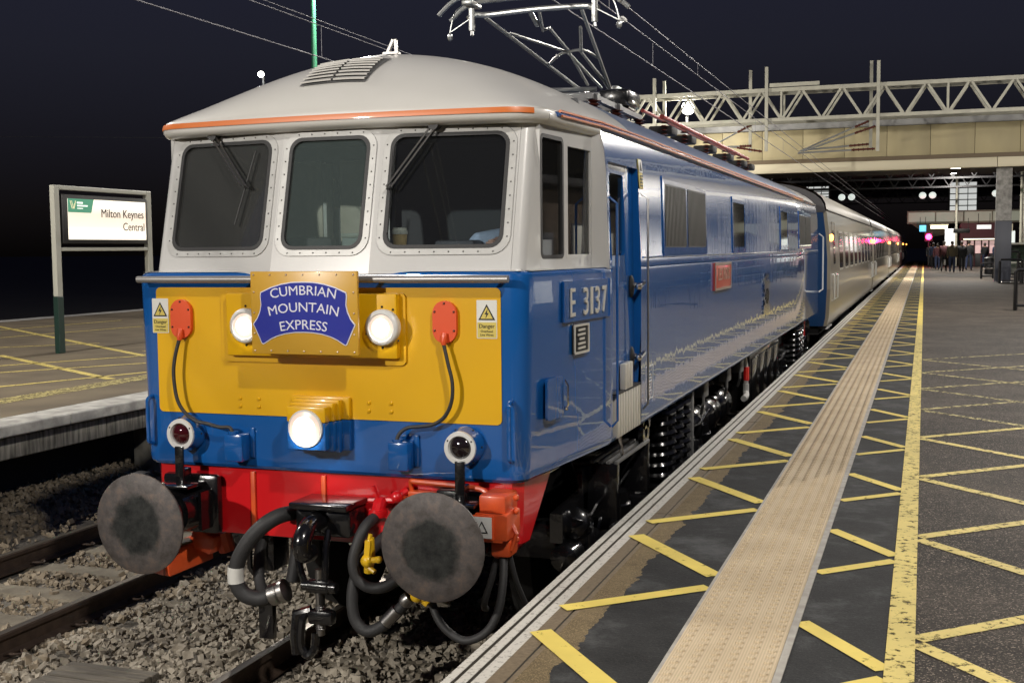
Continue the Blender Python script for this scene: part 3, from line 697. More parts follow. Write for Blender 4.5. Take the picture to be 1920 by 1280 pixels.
# ------------------------------------------------------------------ the locomotive
YF = .52; TAIL = 16.95
loco = thing('electric_locomotive', 'glossy blue electric locomotive with white cab, yellow warning panel and lit headlights', 'locomotive', (0, 8.7, 0))
def XS(z):
    if z <= 2.45: return 1.325-(.012 if z < 1.34 else 0)-(.03 if z < 1.305 else 0)
    k = [(2.45, 1.325), (2.47, 1.318), (3.0, 1.305), (3.12, 1.293), (3.20, 1.277), (3.27, 1.258), (3.30, 1.245)]
    for (a, b), (c, d) in zip(k, k[1:]):
        if z <= c: return b+(d-b)*(z-a)/(c-a)
    return k[-1][1]
def plan(z, upper=False, inset=0):
    P = []
    w_ = 1.189+(1.216-1.189)*(z-1.29)/1.12 - inset; y0 = YF+inset; rad = .10
    if not upper:
        P += [(0, y0), (.4, y0), (.8, y0), (w_-rad, y0)]
        for i in range(1, 7):
            a = R(90*i/6); P.append((w_-rad+rad*math.sin(a), y0+rad-rad*math.cos(a)))
        P.append((w_+(XS(z)-inset-w_)*.5, 1.15))
    e = XS(z)-(inset if not upper else 0)
    P += [(e, 1.775), (e, 1.83), (e, 2.62), (e, 2.68), (e, 4.5), (e, 7), (e, 10), (e, 13), (e, TAIL-.1)]
    for i in range(1, 5):
        a = R(90*i/4); P.append((e-.1+.1*math.cos(a), TAIL-.1+.1*math.sin(a)))
    P.append((0, TAIL))
    return P
# lower blue shell
zs = [(1.285, .05), (1.292, .018), (1.31, .004), (1.34, 0), (1.36, 0), (1.75, 0), (2.10, 0), (2.375, 0), (2.395, .004), (2.408, .016), (2.412, .03)]
rows = []; nR = None
for z, ins in zs:
    P = plan(z, False, ins); nR = len(P)
    rows.append([(x, y, z) for x, y in P]+[(-x, y, z) for x, y in P[::-1][1:-1]])
iD = 12  # column whose left edge is y=1.83
ncol = len(rows[0])
def skip_low(i, k):
    return i >= 3 and k in (iD, ncol-iD-1)
assert abs(plan(2.0)[iD][1]-1.83) < 1e-6
g = G()
# main body rows up to the cantrail share the side columns
g.grid(rows, closed=True, skip=skip_low)
zu = [2.40, 2.45, 2.47, 2.75, 3.0, 3.06, 3.12, 3.16, 3.20, 3.235, 3.27, 3.30]
ru = []
for z in zu:
    P = plan(z, True); ru.append([(x, y, z) for x, y in P]+[(-x, y, z) for x, y in P[::-1][1:]])
mU = len(ru[0])
g.grid(ru, skip=lambda i, k: i < 5 and (k == 1 or k == mU-3))
g.build('body_shell', M['blue'], loco, smooth=30)
# floor / underside closing the shell
g = G(); g.bx(-1.13, 1.13, .62, TAIL-.1, 1.24, 1.30); g.build('underframe', M['black'], loco)

# cab doors, recessed
for sx in (1, -1):
    g = G()
    def dm(v, sx=sx): return (sx*(XS(v[1])-.045+v[2]), v[0], v[1])
    g.plate([[(1.83, 1.30), (2.62, 1.30), (2.62, 3.06), (1.83, 3.06)], rrect(1.97, 2.48, 2.33, 3.0, .03)[::-1]], .03, lambda v, sx=sx: (sx*(XS(max(v[1], 2.46))-.05+v[2]), v[0], v[1]))
    d = g.build('cab_door', M['blue'], loco, smooth=30)
    g = G(); g.plate([rrect(1.975, 2.485, 2.325, 2.995, .03)], .006, lambda v, sx=sx: (sx*(XS(2.7)-.052+v[2]), v[0], v[1])); g.build('window_pane', M['sglass'], d)
    g = G(); g.bx(sx*1.235, sx*1.238, 1.9, 2.45, 2.45, 3.05); g.build('inner_panel', M['tan'], d)
    # reveal of the doorway
    g = G()
    for y in (1.83, 2.62): g.grid([[(sx*(XS(z)+.001), y, z) for z in (1.30, 2.0, 2.45, 2.75, 3.06)], [(sx*(XS(z)-.09), y, z) for z in (1.30, 2.0, 2.45, 2.75, 3.06)]])
    g.grid([[(sx*XS(3.06), y, 3.06) for y in (1.83, 2.62)], [(sx*(XS(3.06)-.09), y, 3.06) for y in (1.83, 2.62)]])
    g.build('door_reveal', M['blue'], loco, smooth=0)
    # handles
    for z in (2.27, 1.79):
        g = G(); g.sphere((sx*1.285, 2.50, z), .045, 12, 8, (.5, .9, 1.7)); g.build('handle_recess', M['dull'], d)
        g = G(); g.path([(sx*1.30, 2.50, z+.015), (sx*1.345, 2.51, z), (sx*1.35, 2.60, z+.025)], .016, 8); g.sphere((sx*1.335, 2.50, z), .026, 10, 6); g.build('handle', M['chrome'], d)
    for y, m_ in ((1.80, 'blue'), (2.655, 'steel')):
        g = G(); g.path([(sx*1.33, y, 1.42), (sx*1.365, y, 1.46), (sx*1.365, y, 2.86 if y > 2 else 2.80), (sx*1.315, y, 2.90 if y > 2 else 2.84)], .008, 8); g.build('handrail', M[m_], loco)
    g = G(); g.plate([rrect(2.63, 2.93, 2.74, 3.13, .012)], .004, lambda v, sx=sx: (sx*(XS(v[1])+.006+v[2]), v[0], v[1])); k = g.build('warning_label', M['stky'], loco)
    g = G(); g.plate([rrect(2.635, 3.04, 2.735, 3.125, .01)], .003, lambda v, sx=sx: (sx*(XS(v[1])+.009+v[2]), v[0], v[1])); g.build('label_top', M['stk'], k)
    g = G(); g.plate([[(2.65, 3.05), (2.72, 3.05), (2.685, 3.115)]], .002, lambda v, sx=sx: (sx*(XS(v[1])+.0115+v[2]), v[0], v[1]))
    for q in range(4): g.bx(sx*(XS(2.98)+.009), sx*(XS(2.98)+.011), 2.65, 2.72-.01*(q % 2), 2.945+q*.022, 2.955+q*.022)
    g.build('label_print', M['ink'], k)
    # step plates below the door: ribbed cream panels
    for (ya, yb, za, zb, nb) in ((2.13, 2.36, 1.61, 1.78, 3), (1.93, 2.58, 1.325, 1.60, 9)):
        for q in range(nb):
            yy = ya+(yb-ya)*(q+.5)/nb
            g = G(); g.bx(sx*(XS(1.5)-.03), sx*(XS(1.5)+.008), yy-(yb-ya)/nb*.36, yy+(yb-ya)/nb*.36, za, zb, .004); g.build('step_slat', M['cream'], loco)
    g = G(); g.bx(sx*1.285, sx*1.335, 1.90, 2.60, 1.602, 1.612); g.build('step_lip', M['dull'], loco)
# waist bead along the main body
for sx in (1, -1):
    g = G(); g.path([(sx*1.322, 2.70, 2.462), (sx*1.322, TAIL-.12, 2.462)], .007, 8); g.build('waist_bead', M['blue'], loco)
    # cantrail gutter with its orange line
    g = G(); g.path([(sx*1.225, 1.0, 3.262), (sx*1.262, 1.8, 3.272), (sx*1.268, 2.8, 3.275), (sx*1.268, TAIL-.2, 3.275)], .016, 8); g.build('gutter', M['blue'], loco)
    g = G()
    for dz, dx in ((.012, .004), (-.014, .013)):
        g.path([(sx*(1.228+dx), 1.05, 3.272+dz), (sx*(1.266+dx), 1.8, 3.282+dz), (sx*(1.271+dx), 2.8, 3.285+dz), (sx*(1.271+dx), 14.4, 3.285+dz)], .0085, 6)
    g.build('cantrail_stripe', M['stripe'], loco)

# white cab: front plate (three facets, raked), side plates, corners
def YFR(x, z): return .515+.25*(z-2.42)+.105*max(0, abs(x)-.30)/.8
ZC0, ZC1 = 2.400, 3.235
WW = 1.155; CR = .07
front_out = [(-WW+CR, ZC0), (-.30, ZC0), (.30, ZC0), (WW-CR, ZC0), (WW-CR, ZC1), (.30, ZC1), (-.30, ZC1), (-WW+CR, ZC1)]
WINS = {'left': (-1.035, -.372, 2.535, 3.165), 'mid': (-.252, .252, 2.535, 3.165), 'right': (.372, 1.035, 2.535, 3.165)}
cf = G()
# build each facet as its own ring so that the bends stay crisp
for xa, xb, wn in ((-WW+CR, -.305, 'left'), (-.305, .305, 'mid'), (.305, WW-CR, 'right')):
    x0, x1, z0, z1 = WINS[wn]
    cf.plate([[(xa, ZC0), (xb, ZC0), (xb, ZC1), (xa, ZC1)], rrect(x0, z0, x1, z1, .075)[::-1]], .03, lambda v: (v[0], YFR(v[0], v[1])+.015+v[2], v[1]))
front = cf.build('cab_front', M['white'], loco, smooth=50)
def side_pt(y, z, sx): # white side plane
    t = (y-.62)/(1.70-.62); return (sx*(1.155+(1.235-1.155)*t), y, z)
for sx in (1, -1):
    g = G(); rows = []
    for z in (ZC0, 2.6, 2.8, 3.0, ZC1):
        row = []; ya = YFR(WW, z)
        for i in range(8):
            a = R(90*i/7)
            x = WW-CR+CR*math.sin(a); y = ya+CR-CR*math.cos(a)
            row.append((sx*x, y-.004*(1-i/7), z))
        row.append(side_pt(.86+.02, z, sx)); rows.append(row)
    # last column joins the side plate at y=.74..; keep it vertical
    g.grid(rows); g.build('cab_corner', M['white'], loco, smooth=60)
    WA = (.872, 1.215); WB = (1.262, 1.690)
    g = G(); yA, yB = .862, 1.706
    za, zb_ = 2.475, 3.15
    g.plate([[(yA, ZC0), (yB, ZC0), (yB, ZC1), (yA, ZC1)], rrect(WA[0], za, WA[1], zb_, .04)[::-1], rrect(WB[0], za, WB[1], zb_-.02, .012)[::-1]], .03,
            lambda v, sx=sx: (side_pt(v[0], v[1], sx)[0]+sx*(v[2]-.015), v[0], v[1]))
    sd = g.build('cab_side', M['white'], loco, smooth=40)
    for (ya, yb, rr, zt, fm) in ((WA[0], WA[1], .04, zb_, 'rubber'), (WB[0], WB[1], .012, zb_-.02, 'white')):
        g = G(); g.plate([rrect(ya-.004, za-.004, yb+.004, zt+.004, rr), rrect(ya+.018, za+.018, yb-.018, zt-.018, max(rr-.018, .006))[::-1]], .02, lambda v, sx=sx: (side_pt(v[0], v[1], sx)[0]+sx*(v[2]-.008), v[0], v[1]))
        fr = g.build('side_window', M[fm], loco, smooth=40)
        g = G(); g.plate([rrect(ya+.012, za+.012, yb-.012, zt-.012, .02)], .005, lambda v, sx=sx: (side_pt(v[0], v[1], sx)[0]+sx*(v[2]-.014), v[0], v[1])); g.build('glass', M['sglass'], fr)
        if fm == 'white':
            g = G(); g.plate([rrect(ya+.006, za+.006, yb-.006, zt-.006, .012), rrect(ya+.05, za+.04, yb-.05, zt-.05, .012)[::-1]], .014, lambda v, sx=sx: (side_pt(v[0], v[1], sx)[0]+sx*(v[2]-.03), v[0], v[1])); g.build('sliding_frame', M['alu'], fr)
    # bevel from the recessed side panel out to the full body width
    g = G(); rows = []
    for z in (ZC0, 2.45, 2.75, 3.0, 3.12, 3.20, ZC1):
        rows.append([(sx*side_pt(1.69, z, 1)[0], 1.69, z), (sx*(side_pt(1.70, z, 1)[0]+.004), 1.702, z), (sx*(XS(z)-.006), 1.772, z), (sx*XS(z), 1.782, z)])
    g.grid(rows); g.build('cab_bevel', M['white'], loco, smooth=30)
    # ledge in front of / below the windows
    g = G(); g.grid([[(sx*1.15, .60, 2.418), (sx*1.23, 1.70, 2.418), (sx*1.26, 1.78, 2.418)], [(sx*1.206, .60, 2.412), (sx*1.300, 1.70, 2.412), (sx*1.32, 1.78, 2.412)]])
    g.build('waist_ledge', M['white'], loco, smooth=0)
g = G(); g.grid([[(-1.17, .545, 2.4125), (-.3, .535, 2.4125), (.3, .535, 2.4125), (1.17, .545, 2.4125)], [(-1.12, .70, 2.425), (-.3, .55, 2.425), (.3, .55, 2.425), (1.12, .70, 2.425)]]); g.build('waist_ledge', M['white'], loco, smooth=0)
def fm_(off): return lambda v: (v[0], YFR(v[0], v[1])-off+v[2], v[1])
for wn, gm in (('left', 'glass'), ('mid', 'cglass'), ('right', 'rglass')):
    x0, x1, z0, z1 = WINS[wn]
    g = G(); g.plate([rrect(x0-.038, z0-.034, x1+.038, z1+.030, .10), rrect(x0+.002, z0+.002, x1-.002, z1-.002, .073)[::-1]], .008, fm_(.004))
    wd = g.build('windscreen', M['alu'], loco, smooth=30)
    g = G(); g.plate([rrect(x0+.000, z0, x1, z1, .073), rrect(x0+.020, z0+.020, x1-.020, z1-.020, .06)[::-1]], .022, fm_(.000)); g.build('rubber_seal', M['rubber'], wd)
    g = G(); g.plate([rrect(x0+.014, z0+.014, x1-.014, z1-.014, .06)], .006, fm_(-.008)); g.build('glass', M[gm], wd)
    g = G(); pts = []
    nx = int((x1-x0)/.09); nz = 7
    for i in range(nx+1):
        x = x0+.05+(x1-x0-.1)*i/nx; pts += [(x, z0-.018), (x, z1+.016)]
    for i in range(nz+1):
        z = z0+.06+(z1-z0-.12)*i/nz; pts += [(x0-.020, z), (x1+.020, z)]
    for x, z in pts: g.sphere((x, YFR(x, z)-.009, z), .0048, 6, 4)
    prop(g.build('rivets', M['rivet'], wd), kind='stuff')
# wipers
for (xa, za, xb, zb2) in ((-.79, 3.20, -.52, 2.90), (.62, 3.20, .40, 2.87)):
    g = G(); dx = .016
    for q in (-1, 1):
        g.path([(xa+q*dx, YFR(xa, za)-.045, za), (xb+q*dx*.9, YFR(xb, zb2)-.055, zb2)], .0055, 6)
    wp = g.build('wiper', M['steel'], loco)
    g = G(); g.cyl((xa, YFR(xa, za)-.06, za+.005), (xa, YFR(xa, za)+.03, za+.005), .03, .03, 12); g.build('pivot', M['rubber'], wp)
    g = G(); sg = 1 if xa < 0 else -1
    g.path([(xb-.0*sg, YFR(xb, zb2)-.05, zb2), (xb+.02*sg, YFR(xb, zb2)-.03, zb2-.01)], .008, 6)
    if xa < 0: g.path([(xb+.04*sg, YFR(xb, zb2+.2)-.026, zb2+.20), (xb-.05*sg, YFR(xb, zb2-.2)-.026, zb2-.22)], .0055, 6)
    else: g.path([(xb-.01, YFR(xb, zb2+.2)-.026, zb2+.20), (xb-.005, YFR(xb, zb2-.2)-.026, zb2-.25)], .0045, 6)
    g.build('blade', M['rubber'], wp)

# roofs
ZE = 3.285; HR = .46
def RW(y): return 1.205+(1.262-1.205)*min(1, max(0, (y-.74)/1.06))
def prof(s): return max(0, 1-abs(s)**1.8)**.75
def Y0F(s): return .640+.085*s*s+.16*max(0, (abs(s)-.86)/.14)**2.4
def roof_pt(s, y, dz=0):
    d = max(0, y-Y0F(s)); t = min(1, d/1.05)
    fr = max(0, 1-(1-t)**2)**.7
    rim = .0
    z = ZE+HR*prof(s)*fr+rim
    return (s*RW(y), y, z+dz)
SS = [-1, -.985, -.96, -.92, -.86]+[-.78+.06*i for i in range(27)]+[.86, .92, .96, .985, 1]
YJ = 2.60
rows = []
for i in range(25):
    t = (i/24)**1.7
    rows.append([roof_pt(s, Y0F(s)+t*(YJ-Y0F(s))) for s in SS])
# brow below the roof edge
skirt = [(0, -.012), (.008, -.02), (.012, -.035), (.010, -.055), (-.004, -.072), (-.03, -.082), (-.075, -.084)]
def rim_list():
    L_ = [(RW(y), y) for y in (1.76, 1.5, 1.3)]
    L_ += [(RW(Y0F(s))*abs(s) if True else 0, Y0F(s)) for s in SS[::-1] if s > 0]
    return L_
pre = []
for off, dz in skirt[::-1]:
    row = []
    for s in SS:
        y = Y0F(s); x = s*RW(y)
        ex = max(0, (abs(s)-.86)/.14); nx_ = ex*.9*(1 if s > 0 else -1); ny_ = -(1-.65*ex); n_ = math.hypot(nx_, ny_)
        row.append((x+off*nx_/n_, y+off*ny_/n_, ZE+dz))
    pre.append(row)
g = G(); g.grid(pre+rows)
# brow along the sides back to the door
for sx in (1, -1):
    prf = skirt
    ys = [Y0F(1)+0.0, 1.05, 1.2, 1.4, 1.6, 1.77]
    g.grid([[(sx*(RW(y)+off), y, ZE+dz) for y in ys] for off, dz in [(0, 0)]+prf])
g.build('cab_roof', M['roofwhite'], loco, smooth=50)
g = G(); rows = []
for off, dz in ((.010, -.006), (.0125, -.016), (.0145, -.030), (.0150, -.036)):
    row = []
    for s in SS:
        if abs(s) > .975: continue
        y = Y0F(s); x = s*RW(y); ex = max(0, (abs(s)-.86)/.14); nx_ = ex*.9*(1 if s > 0 else -1); ny_ = -(1-.65*ex); n_ = math.hypot(nx_, ny_)
        row.append((x+(off+.003)*nx_/n_, y+(off+.003)*ny_/n_, ZE+dz))
    rows.append(row)
g.grid(rows); g.build('cantrail_stripe', M['stripe'], loco, smooth=50)
def main_roof(name, ya, yb, m):
    g = G(); rows = []
    for y in (ya, (ya+yb)/2, yb): rows.append([(s*1.262, y, ZE+HR*prof(s)) for s in SS])
    g.grid(rows)
    return g.build(name, m, loco, smooth=50)
main_roof('main_roof', YJ+.004, 14.3, M['roofblue'])
main_roof('rear_roof', 14.304, TAIL-.3, M['roofwhite'])
g = G(); g.grid([[(s*1.262, TAIL-.3, ZE+HR*prof(s)) for s in SS], [(s*1.24, TAIL-.02, ZE-.02+HR*.55*prof(s)) for s in SS], [(s*1.2, TAIL-.01, ZE-.1) for s in SS]]); g.build('rear_brow', M['roofwhite'], loco)
for i, y in enumerate((4.6, 6.6, 8.6, 10.6, 12.6)):
    g = G(); g.grid([[(s*1.266, y+d, ZE+.006+HR*prof(s)) for s in SS] for d in (-.02, .02)]); g.build('roof_strap', M['roofblue'], loco)
# ventilator louvres on the cab roof
for q in range(8):
    yy = .81+q*.042
    if q == 0:
        g = G(); g.grid([[tuple(Vector(roof_pt(-.205+.345*i/8, .80+.35*j/6))+Vector((0, -.003, .004))) for i in range(9)] for j in range(7)]); g.build('louvre_back', M['hull'], loco, smooth=0)
    for (sa, sb) in ((-.200, -.040), (-.028, .135)):
        g = G(); N_ = 5; rws = [[], [], []]
        for i in range(N_+1):
            s = sa+(sb-sa)*i/N_-(.003*q)
            a = roof_pt(s, yy); b = roof_pt(s, yy+.026)
            rws[0].append((a[0], a[1]-.012, a[2]+.010)); rws[1].append((a[0], a[1]-.014, a[2]+.018)); rws[2].append((b[0], b[1], b[2]+.012))
        g.grid(rws); g.build('roof_louvre', M['roofwhite'], loco, smooth=0)
# roof aerial / insulator pieces and the centre seam
g = G(); rws = []
for dx in (-.045, .045):
    rws.append([(dx+.02, y, roof_pt(dx/1.2, y)[2]+.004) for y in (1.18, 1.4, 1.7, 2.1, 2.55)])
g.grid(rws); g.build('roof_seam', M['hull'], loco)
g = G()
for q in (-1, 1): g.bar((.0+q*.032, 1.52, 3.745), (.02+q*.008, 1.52, 3.83), .016, .022, up=(0, 1, 0))
g.box((0, 1.52, 3.745), (.10, .06, .016)); g.build('roof_bracket', M['handrail'], loco)
# red busbars on insulators along the roof
for sx in (1,):
    g = G(); g.path([(.60, 6.7, 3.86), (.60, 12.9, 3.86)], .026, 8); bb = g.build('busbar', M['redbar'], loco)
    g = G(); g.path([(.40, 6.7, 3.93), (.40, 12.9, 3.93)], .02, 8); g.build('second_bar', M['redbar'], bb)
    for y in (6.8, 7.9, 9.3, 10.7, 12.0, 12.8):
        g = G()
        for q in range(4): g.lathe([(.02, 0), (.05, .008), (.02, .022)], (.60, y, 3.68+q*.040), (0, 0, 1), 10)
        g.build('insulator', M['insul'], loco)
        g = G(); g.box((.55, y+.2, 3.74), (.25, .30, .09), None, .02); g.build('roof_box', M['dull'], loco)

# yellow warning panel and the things on the front
g = G(); g.plate([rrect(-1.064, 1.603, 1.064, 2.326, .028)], .004, lambda v: (v[0], YF-.0035+v[2], v[1])); g.build('warning_panel', M['yellow'], loco, smooth=0)
g = G(); g.plate([rrect(-.62, 1.907, .525, 2.300, .03)], .012, lambda v: (v[0], YF-.0125+v[2], v[1])); hb = g.build('headcode_frame', M['yellow'], loco, smooth=30)
g = G(); g.bx(-.56, .495, YF-.065, YF-.010, 1.945, 2.296, .012); g.build('headcode_box', M['yellow'], hb, smooth=30)
for x in (-.42, .42):
    g = G(); g.lathe([(.098, 0), (.098, -.030), (.092, -.040), (.076, -.046), (.070, -.040)], (x, YF-.062, 2.116), (0, 1, 0), 32, cap=False); h = g.build('headlight', M['lampwhite'], loco, smooth=40)
    g = G(); g.lathe([(.003, -.050), (.030, -.048), (.050, -.045)], (x, YF-.062, 2.116), (0, 1, 0), 32, cap=False); g.build('lens', M['headlamp'], h)
    g = G(); g.lathe([(.050, -.045), (.072, -.038)], (x, YF-.062, 2.116), (0, 1, 0), 32, cap=False); g.build('reflector', M['lampedge'], h)
    g = G()
    for a in (60, 95, 200, 265, 320): g.sphere((x+.110*math.cos(R(a)), YF-.068, 2.116+.110*math.sin(R(a))), .007, 6, 4)
    g.build('screws', M['dull'], h)
    ld = bpy.data.lights.new('headlight_beam', 'SPOT'); ld.energy = 14; ld.spot_size = R(80); ld.spot_blend = .9; ld.shadow_soft_size = .08; ld.color = (1, .93, .85)
    lo = bpy.data.objects.new('headlight_beam', ld); place(lo, h, (x, YF-.13, 2.116)); lo.rotation_euler = (R(80), 0, 0)
# centre lamp in its stepped housing, half yellow half blue like the paint behind
def two_tone(x0, x1, y0, y1, z0, z1, name, par, bev=.012):
    g = G(); g.bx(x0, x1, y0, y1, z0, 1.602, bev); o = g.build(name, M['blue'], par)
    g = G(); g.bx(x0, x1, y0, y1, 1.6025, z1, bev); g.build(name+'_top', M['yellow'], o)
    return o
g = G(); g.bx(-.175, .185, YF-.03, YF, 1.43, 1.6015, .006); c1 = g.build('centre_lamp', M['blue'], loco)
g = G(); g.bx(-.175, .185, YF-.03, YF, 1.6025, 1.725, .006); g.build('back_plate', M['yellow'], c1)
for i, (e, ya, yb) in enumerate(((.145, YF-.075, YF-.03), (.132, YF-.12, YF-.077), (.118, YF-.185, YF-.122))):
    g = G(); g.bx(-e, e, ya, yb, 1.57-e, 1.6015, .008); g.build('housing_step', M['blue'], c1)
    g = G(); g.bx(-e, e, ya, yb, 1.6025, 1.57+e, .008); g.build('housing_step', M['yellow'], c1)
g = G(); g.lathe([(.103, 0), (.103, -.012), (.094, -.018)], (0, YF-.184, 1.57), (0, 1, 0), 32, cap=False); g.build('rim', M['lampwhite'], c1)
g = G(); g.lathe([(.003, -.030), (.045, -.027), (.068, -.022)], (0, YF-.184, 1.57), (0, 1, 0), 32, cap=False); g.build('lens', M['headlamp'], c1)
g = G(); g.lathe([(.068, -.022), (.095, -.014)], (0, YF-.184, 1.57), (0, 1, 0), 32, cap=False); g.build('reflector', M['lampedge'], c1)
ld = bpy.data.lights.new('headlight_beam', 'SPOT'); ld.energy = 30; ld.spot_size = R(75); ld.spot_blend = .9; ld.shadow_soft_size = .09; ld.color = (1, .93, .85)
lo = bpy.data.objects.new('headlight_beam', ld); place(lo, c1, (0, YF-.25, 1.57)); lo.rotation_euler = (R(72), 0, 0)
# marker lamps
for x, lm in ((-.862, 'lens'), (.862, 'lensdark')):
    zc = 1.488
    g = G(); g.lathe([(.104, .0), (.104, -.03), (.092, -.05), (.086, -.085)], (x, YF, zc), (0, 1, 0), 28); mk = g.build('marker_lamp', M['blue'], loco)
    g = G(); g.lathe([(.085, -.085), (.090, -.092), (.088, -.104), (.066, -.106), (.059, -.092)], (x, YF, zc), (0, 1, 0), 28, cap=False)
    g.box((x, YF-.096, zc-.093), (.03, .016, .03), None, .005); g.build('rim', M['lampwhite'], mk)
    g = G(); g.lathe([(.002, -.116), (.03, -.112), (.05, -.102), (.061, -.090)], (x, YF, zc), (0, 1, 0), 24, cap=False); g.build('lens', M[lm], mk)
    g = G()
    for a in (30, 150, 270): g.sphere((x+.077*math.cos(R(a)), YF-.106, zc+.077*math.sin(R(a))), .005, 6, 4)
    for a in (0, 60, 120, 180, 240, 300): g.sphere((x+.098*math.cos(R(a)), YF-.035, zc+.098*math.sin(R(a))), .007, 6, 4)
    g.build('screws', M['dull'], mk)
# jumper-cable covers, cables and receptacles
for sx, xo in ((-1, -.885), (1, .755)):
    g = G(); n = 10; po = []
    for i in range(n+1): po.append((xo+.068*math.cos(R(180*i/n)), 2.19+.068*math.sin(R(180*i/n))))
    for i in range(n+1): po.append((xo+.068*math.cos(R(180+180*i/n)), 2.10+.068*math.sin(R(180+180*i/n))))
    g.plate([po], .026, lambda v: (v[0], YF-.018+v[2], v[1])); ov = g.build('jumper_cover', M['ovalred'], loco, smooth=30)
    g = G()
    for dx, z in ((0, 2.245), (.055, 2.20), (-.055, 2.20), (.055, 2.10), (-.055, 2.10)): g.sphere((xo+dx, YF-.032, z), .007, 6, 4)
    g.build('screws', M['insul'], ov)
    g = G(); g.path([(xo+.003, YF-.035, 2.085), (xo+.003, YF-.05, 2.045), (xo+.003, YF-.05, 2.025)], [.018, .018, .013], 10); g.build('gland', M['ovalred'], ov)
    if sx > 0: pts = [(.757, .47, 2.035), (.785, .46, 1.93), (.81, .455, 1.83), (.805, .455, 1.73), (.765, .46, 1.65), (.70, .465, 1.603), (.62, .47, 1.587), (.54, .47, 1.575), (.495, .46, 1.54), (.485, .45, 1.50)]
    else: pts = [(-.882, .47, 2.035), (-.905, .455, 1.93), (-.915, .45, 1.83), (-.90, .45, 1.70), (-.86, .455, 1.62), (-.79, .465, 1.565), (-.70, .46, 1.55), (-.62, .455, 1.535), (-.555, .455, 1.535), (-.535, .45, 1.50)]
    g = G(); g.path(catmull(pts, 5), .0105, 8); g.build('jumper_cable', M['hose'], loco)
    xb = .505 if sx > 0 else -.515
    g = G(); g.bx(xb-.065, xb+.055, YF-.095, YF, 1.345, 1.50, .012); jb = g.build('jumper_socket', M['blue'], loco)
    g = G(); g.bx(xb+.055, xb+.085, YF-.012, YF, 1.36, 1.53, .004); g.cyl((xb-.02, YF-.06, 1.50), (xb-.02, YF-.06, 1.515), .03, .03, 10); g.build('flange', M['blue'], jb)
# waist handrail with brackets
g = G(); g.path([(-1.14, .452, 2.373), (1.13, .452, 2.373)], .0195, 12); hr = g.build('front_handrail', M['handrail'], loco)
g = G()
for x in (-1.1, -.4, .4, 1.09): g.cyl((x, .452, 2.373), (x, .53, 2.373), .012, .012, 8)
g.build('brackets', M['steel'], hr)
for x, za, zb2 in ((-1.118, 1.41, 1.69), (1.118, 1.41, 1.73)):
    g = G(); g.path(catmull([(x, YF-.0, za), (x, YF-.04, za+.015), (x, YF-.045, za+.06), (x, YF-.045, zb2-.06), (x, YF-.04, zb2-.015), (x, YF, zb2)], 4), .012, 8); g.build('corner_handrail', M['blue'], loco)
# hazard stickers
for x0, x1, z0, z1 in ((-1.092, -.982, 2.062, 2.262), (.930, 1.044, 2.060, 2.262)):
    F = lambda d: (lambda v: (v[0], YF-.0065-d+v[2], v[1]))
    g = G(); g.plate([rrect(x0, z0, x1, z1, .004)], .002, F(0)); st = g.build('hazard_sticker', M['stk'], loco, smooth=0)
    xm = (x0+x1)/2; zm = z0+.42*(z1-z0)
    g = G(); g.plate([[(x0+.004, z0+.004), (x1-.004, z0+.004), (x1-.004, zm), (x0+.004, zm)]], .002, F(.001)); g.build('yellow_field', M['stky'], st, smooth=0)
    t3 = [(xm-.047, zm+.012), (xm+.047, zm+.012), (xm, zm+.096)]
    g = G(); g.plate([t3], .002, F(.001)); g.build('triangle_edge', M['ink'], st, smooth=0)
    c3 = (xm, zm+.040); g = G(); g.plate([[(c3[0]+(a-c3[0])*.74, c3[1]+(b-c3[1])*.74) for a, b in t3]], .002, F(.002)); g.build('triangle_field', M['stky'], st, smooth=0)
    g = G(); g.plate([[(xm+.006, zm+.072), (xm-.012, zm+.042), (xm-.001, zm+.043), (xm-.006, zm+.020), (xm+.012, zm+.050), (xm+.002, zm+.049)]], .002, F(.003))
    g.text('Danger', .030, F(.0025) if False else (lambda v, xm=xm, zm=zm: (xm+v[0], YF-.0095+v[2], zm-.020+v[1])), .001)
    for q, tx in enumerate(('Overhead', 'Live Wires')): g.text(tx, .017, lambda v, xm=xm, zm=zm, q=q: (xm+v[0], YF-.0095+v[2], zm-.047-q*.019+v[1]), .001)
    g.build('print', M['ink'], st, smooth=0)
# bolt heads on the yellow panel
g = G()
for x in (-.517, -.395, .294, .428):
    for z in (1.697, 1.652): g.sphere((x, YF-.006, z), .011, 8, 5)
prop(g.build('bolt_heads', M['yellow'], loco), kind='stuff')

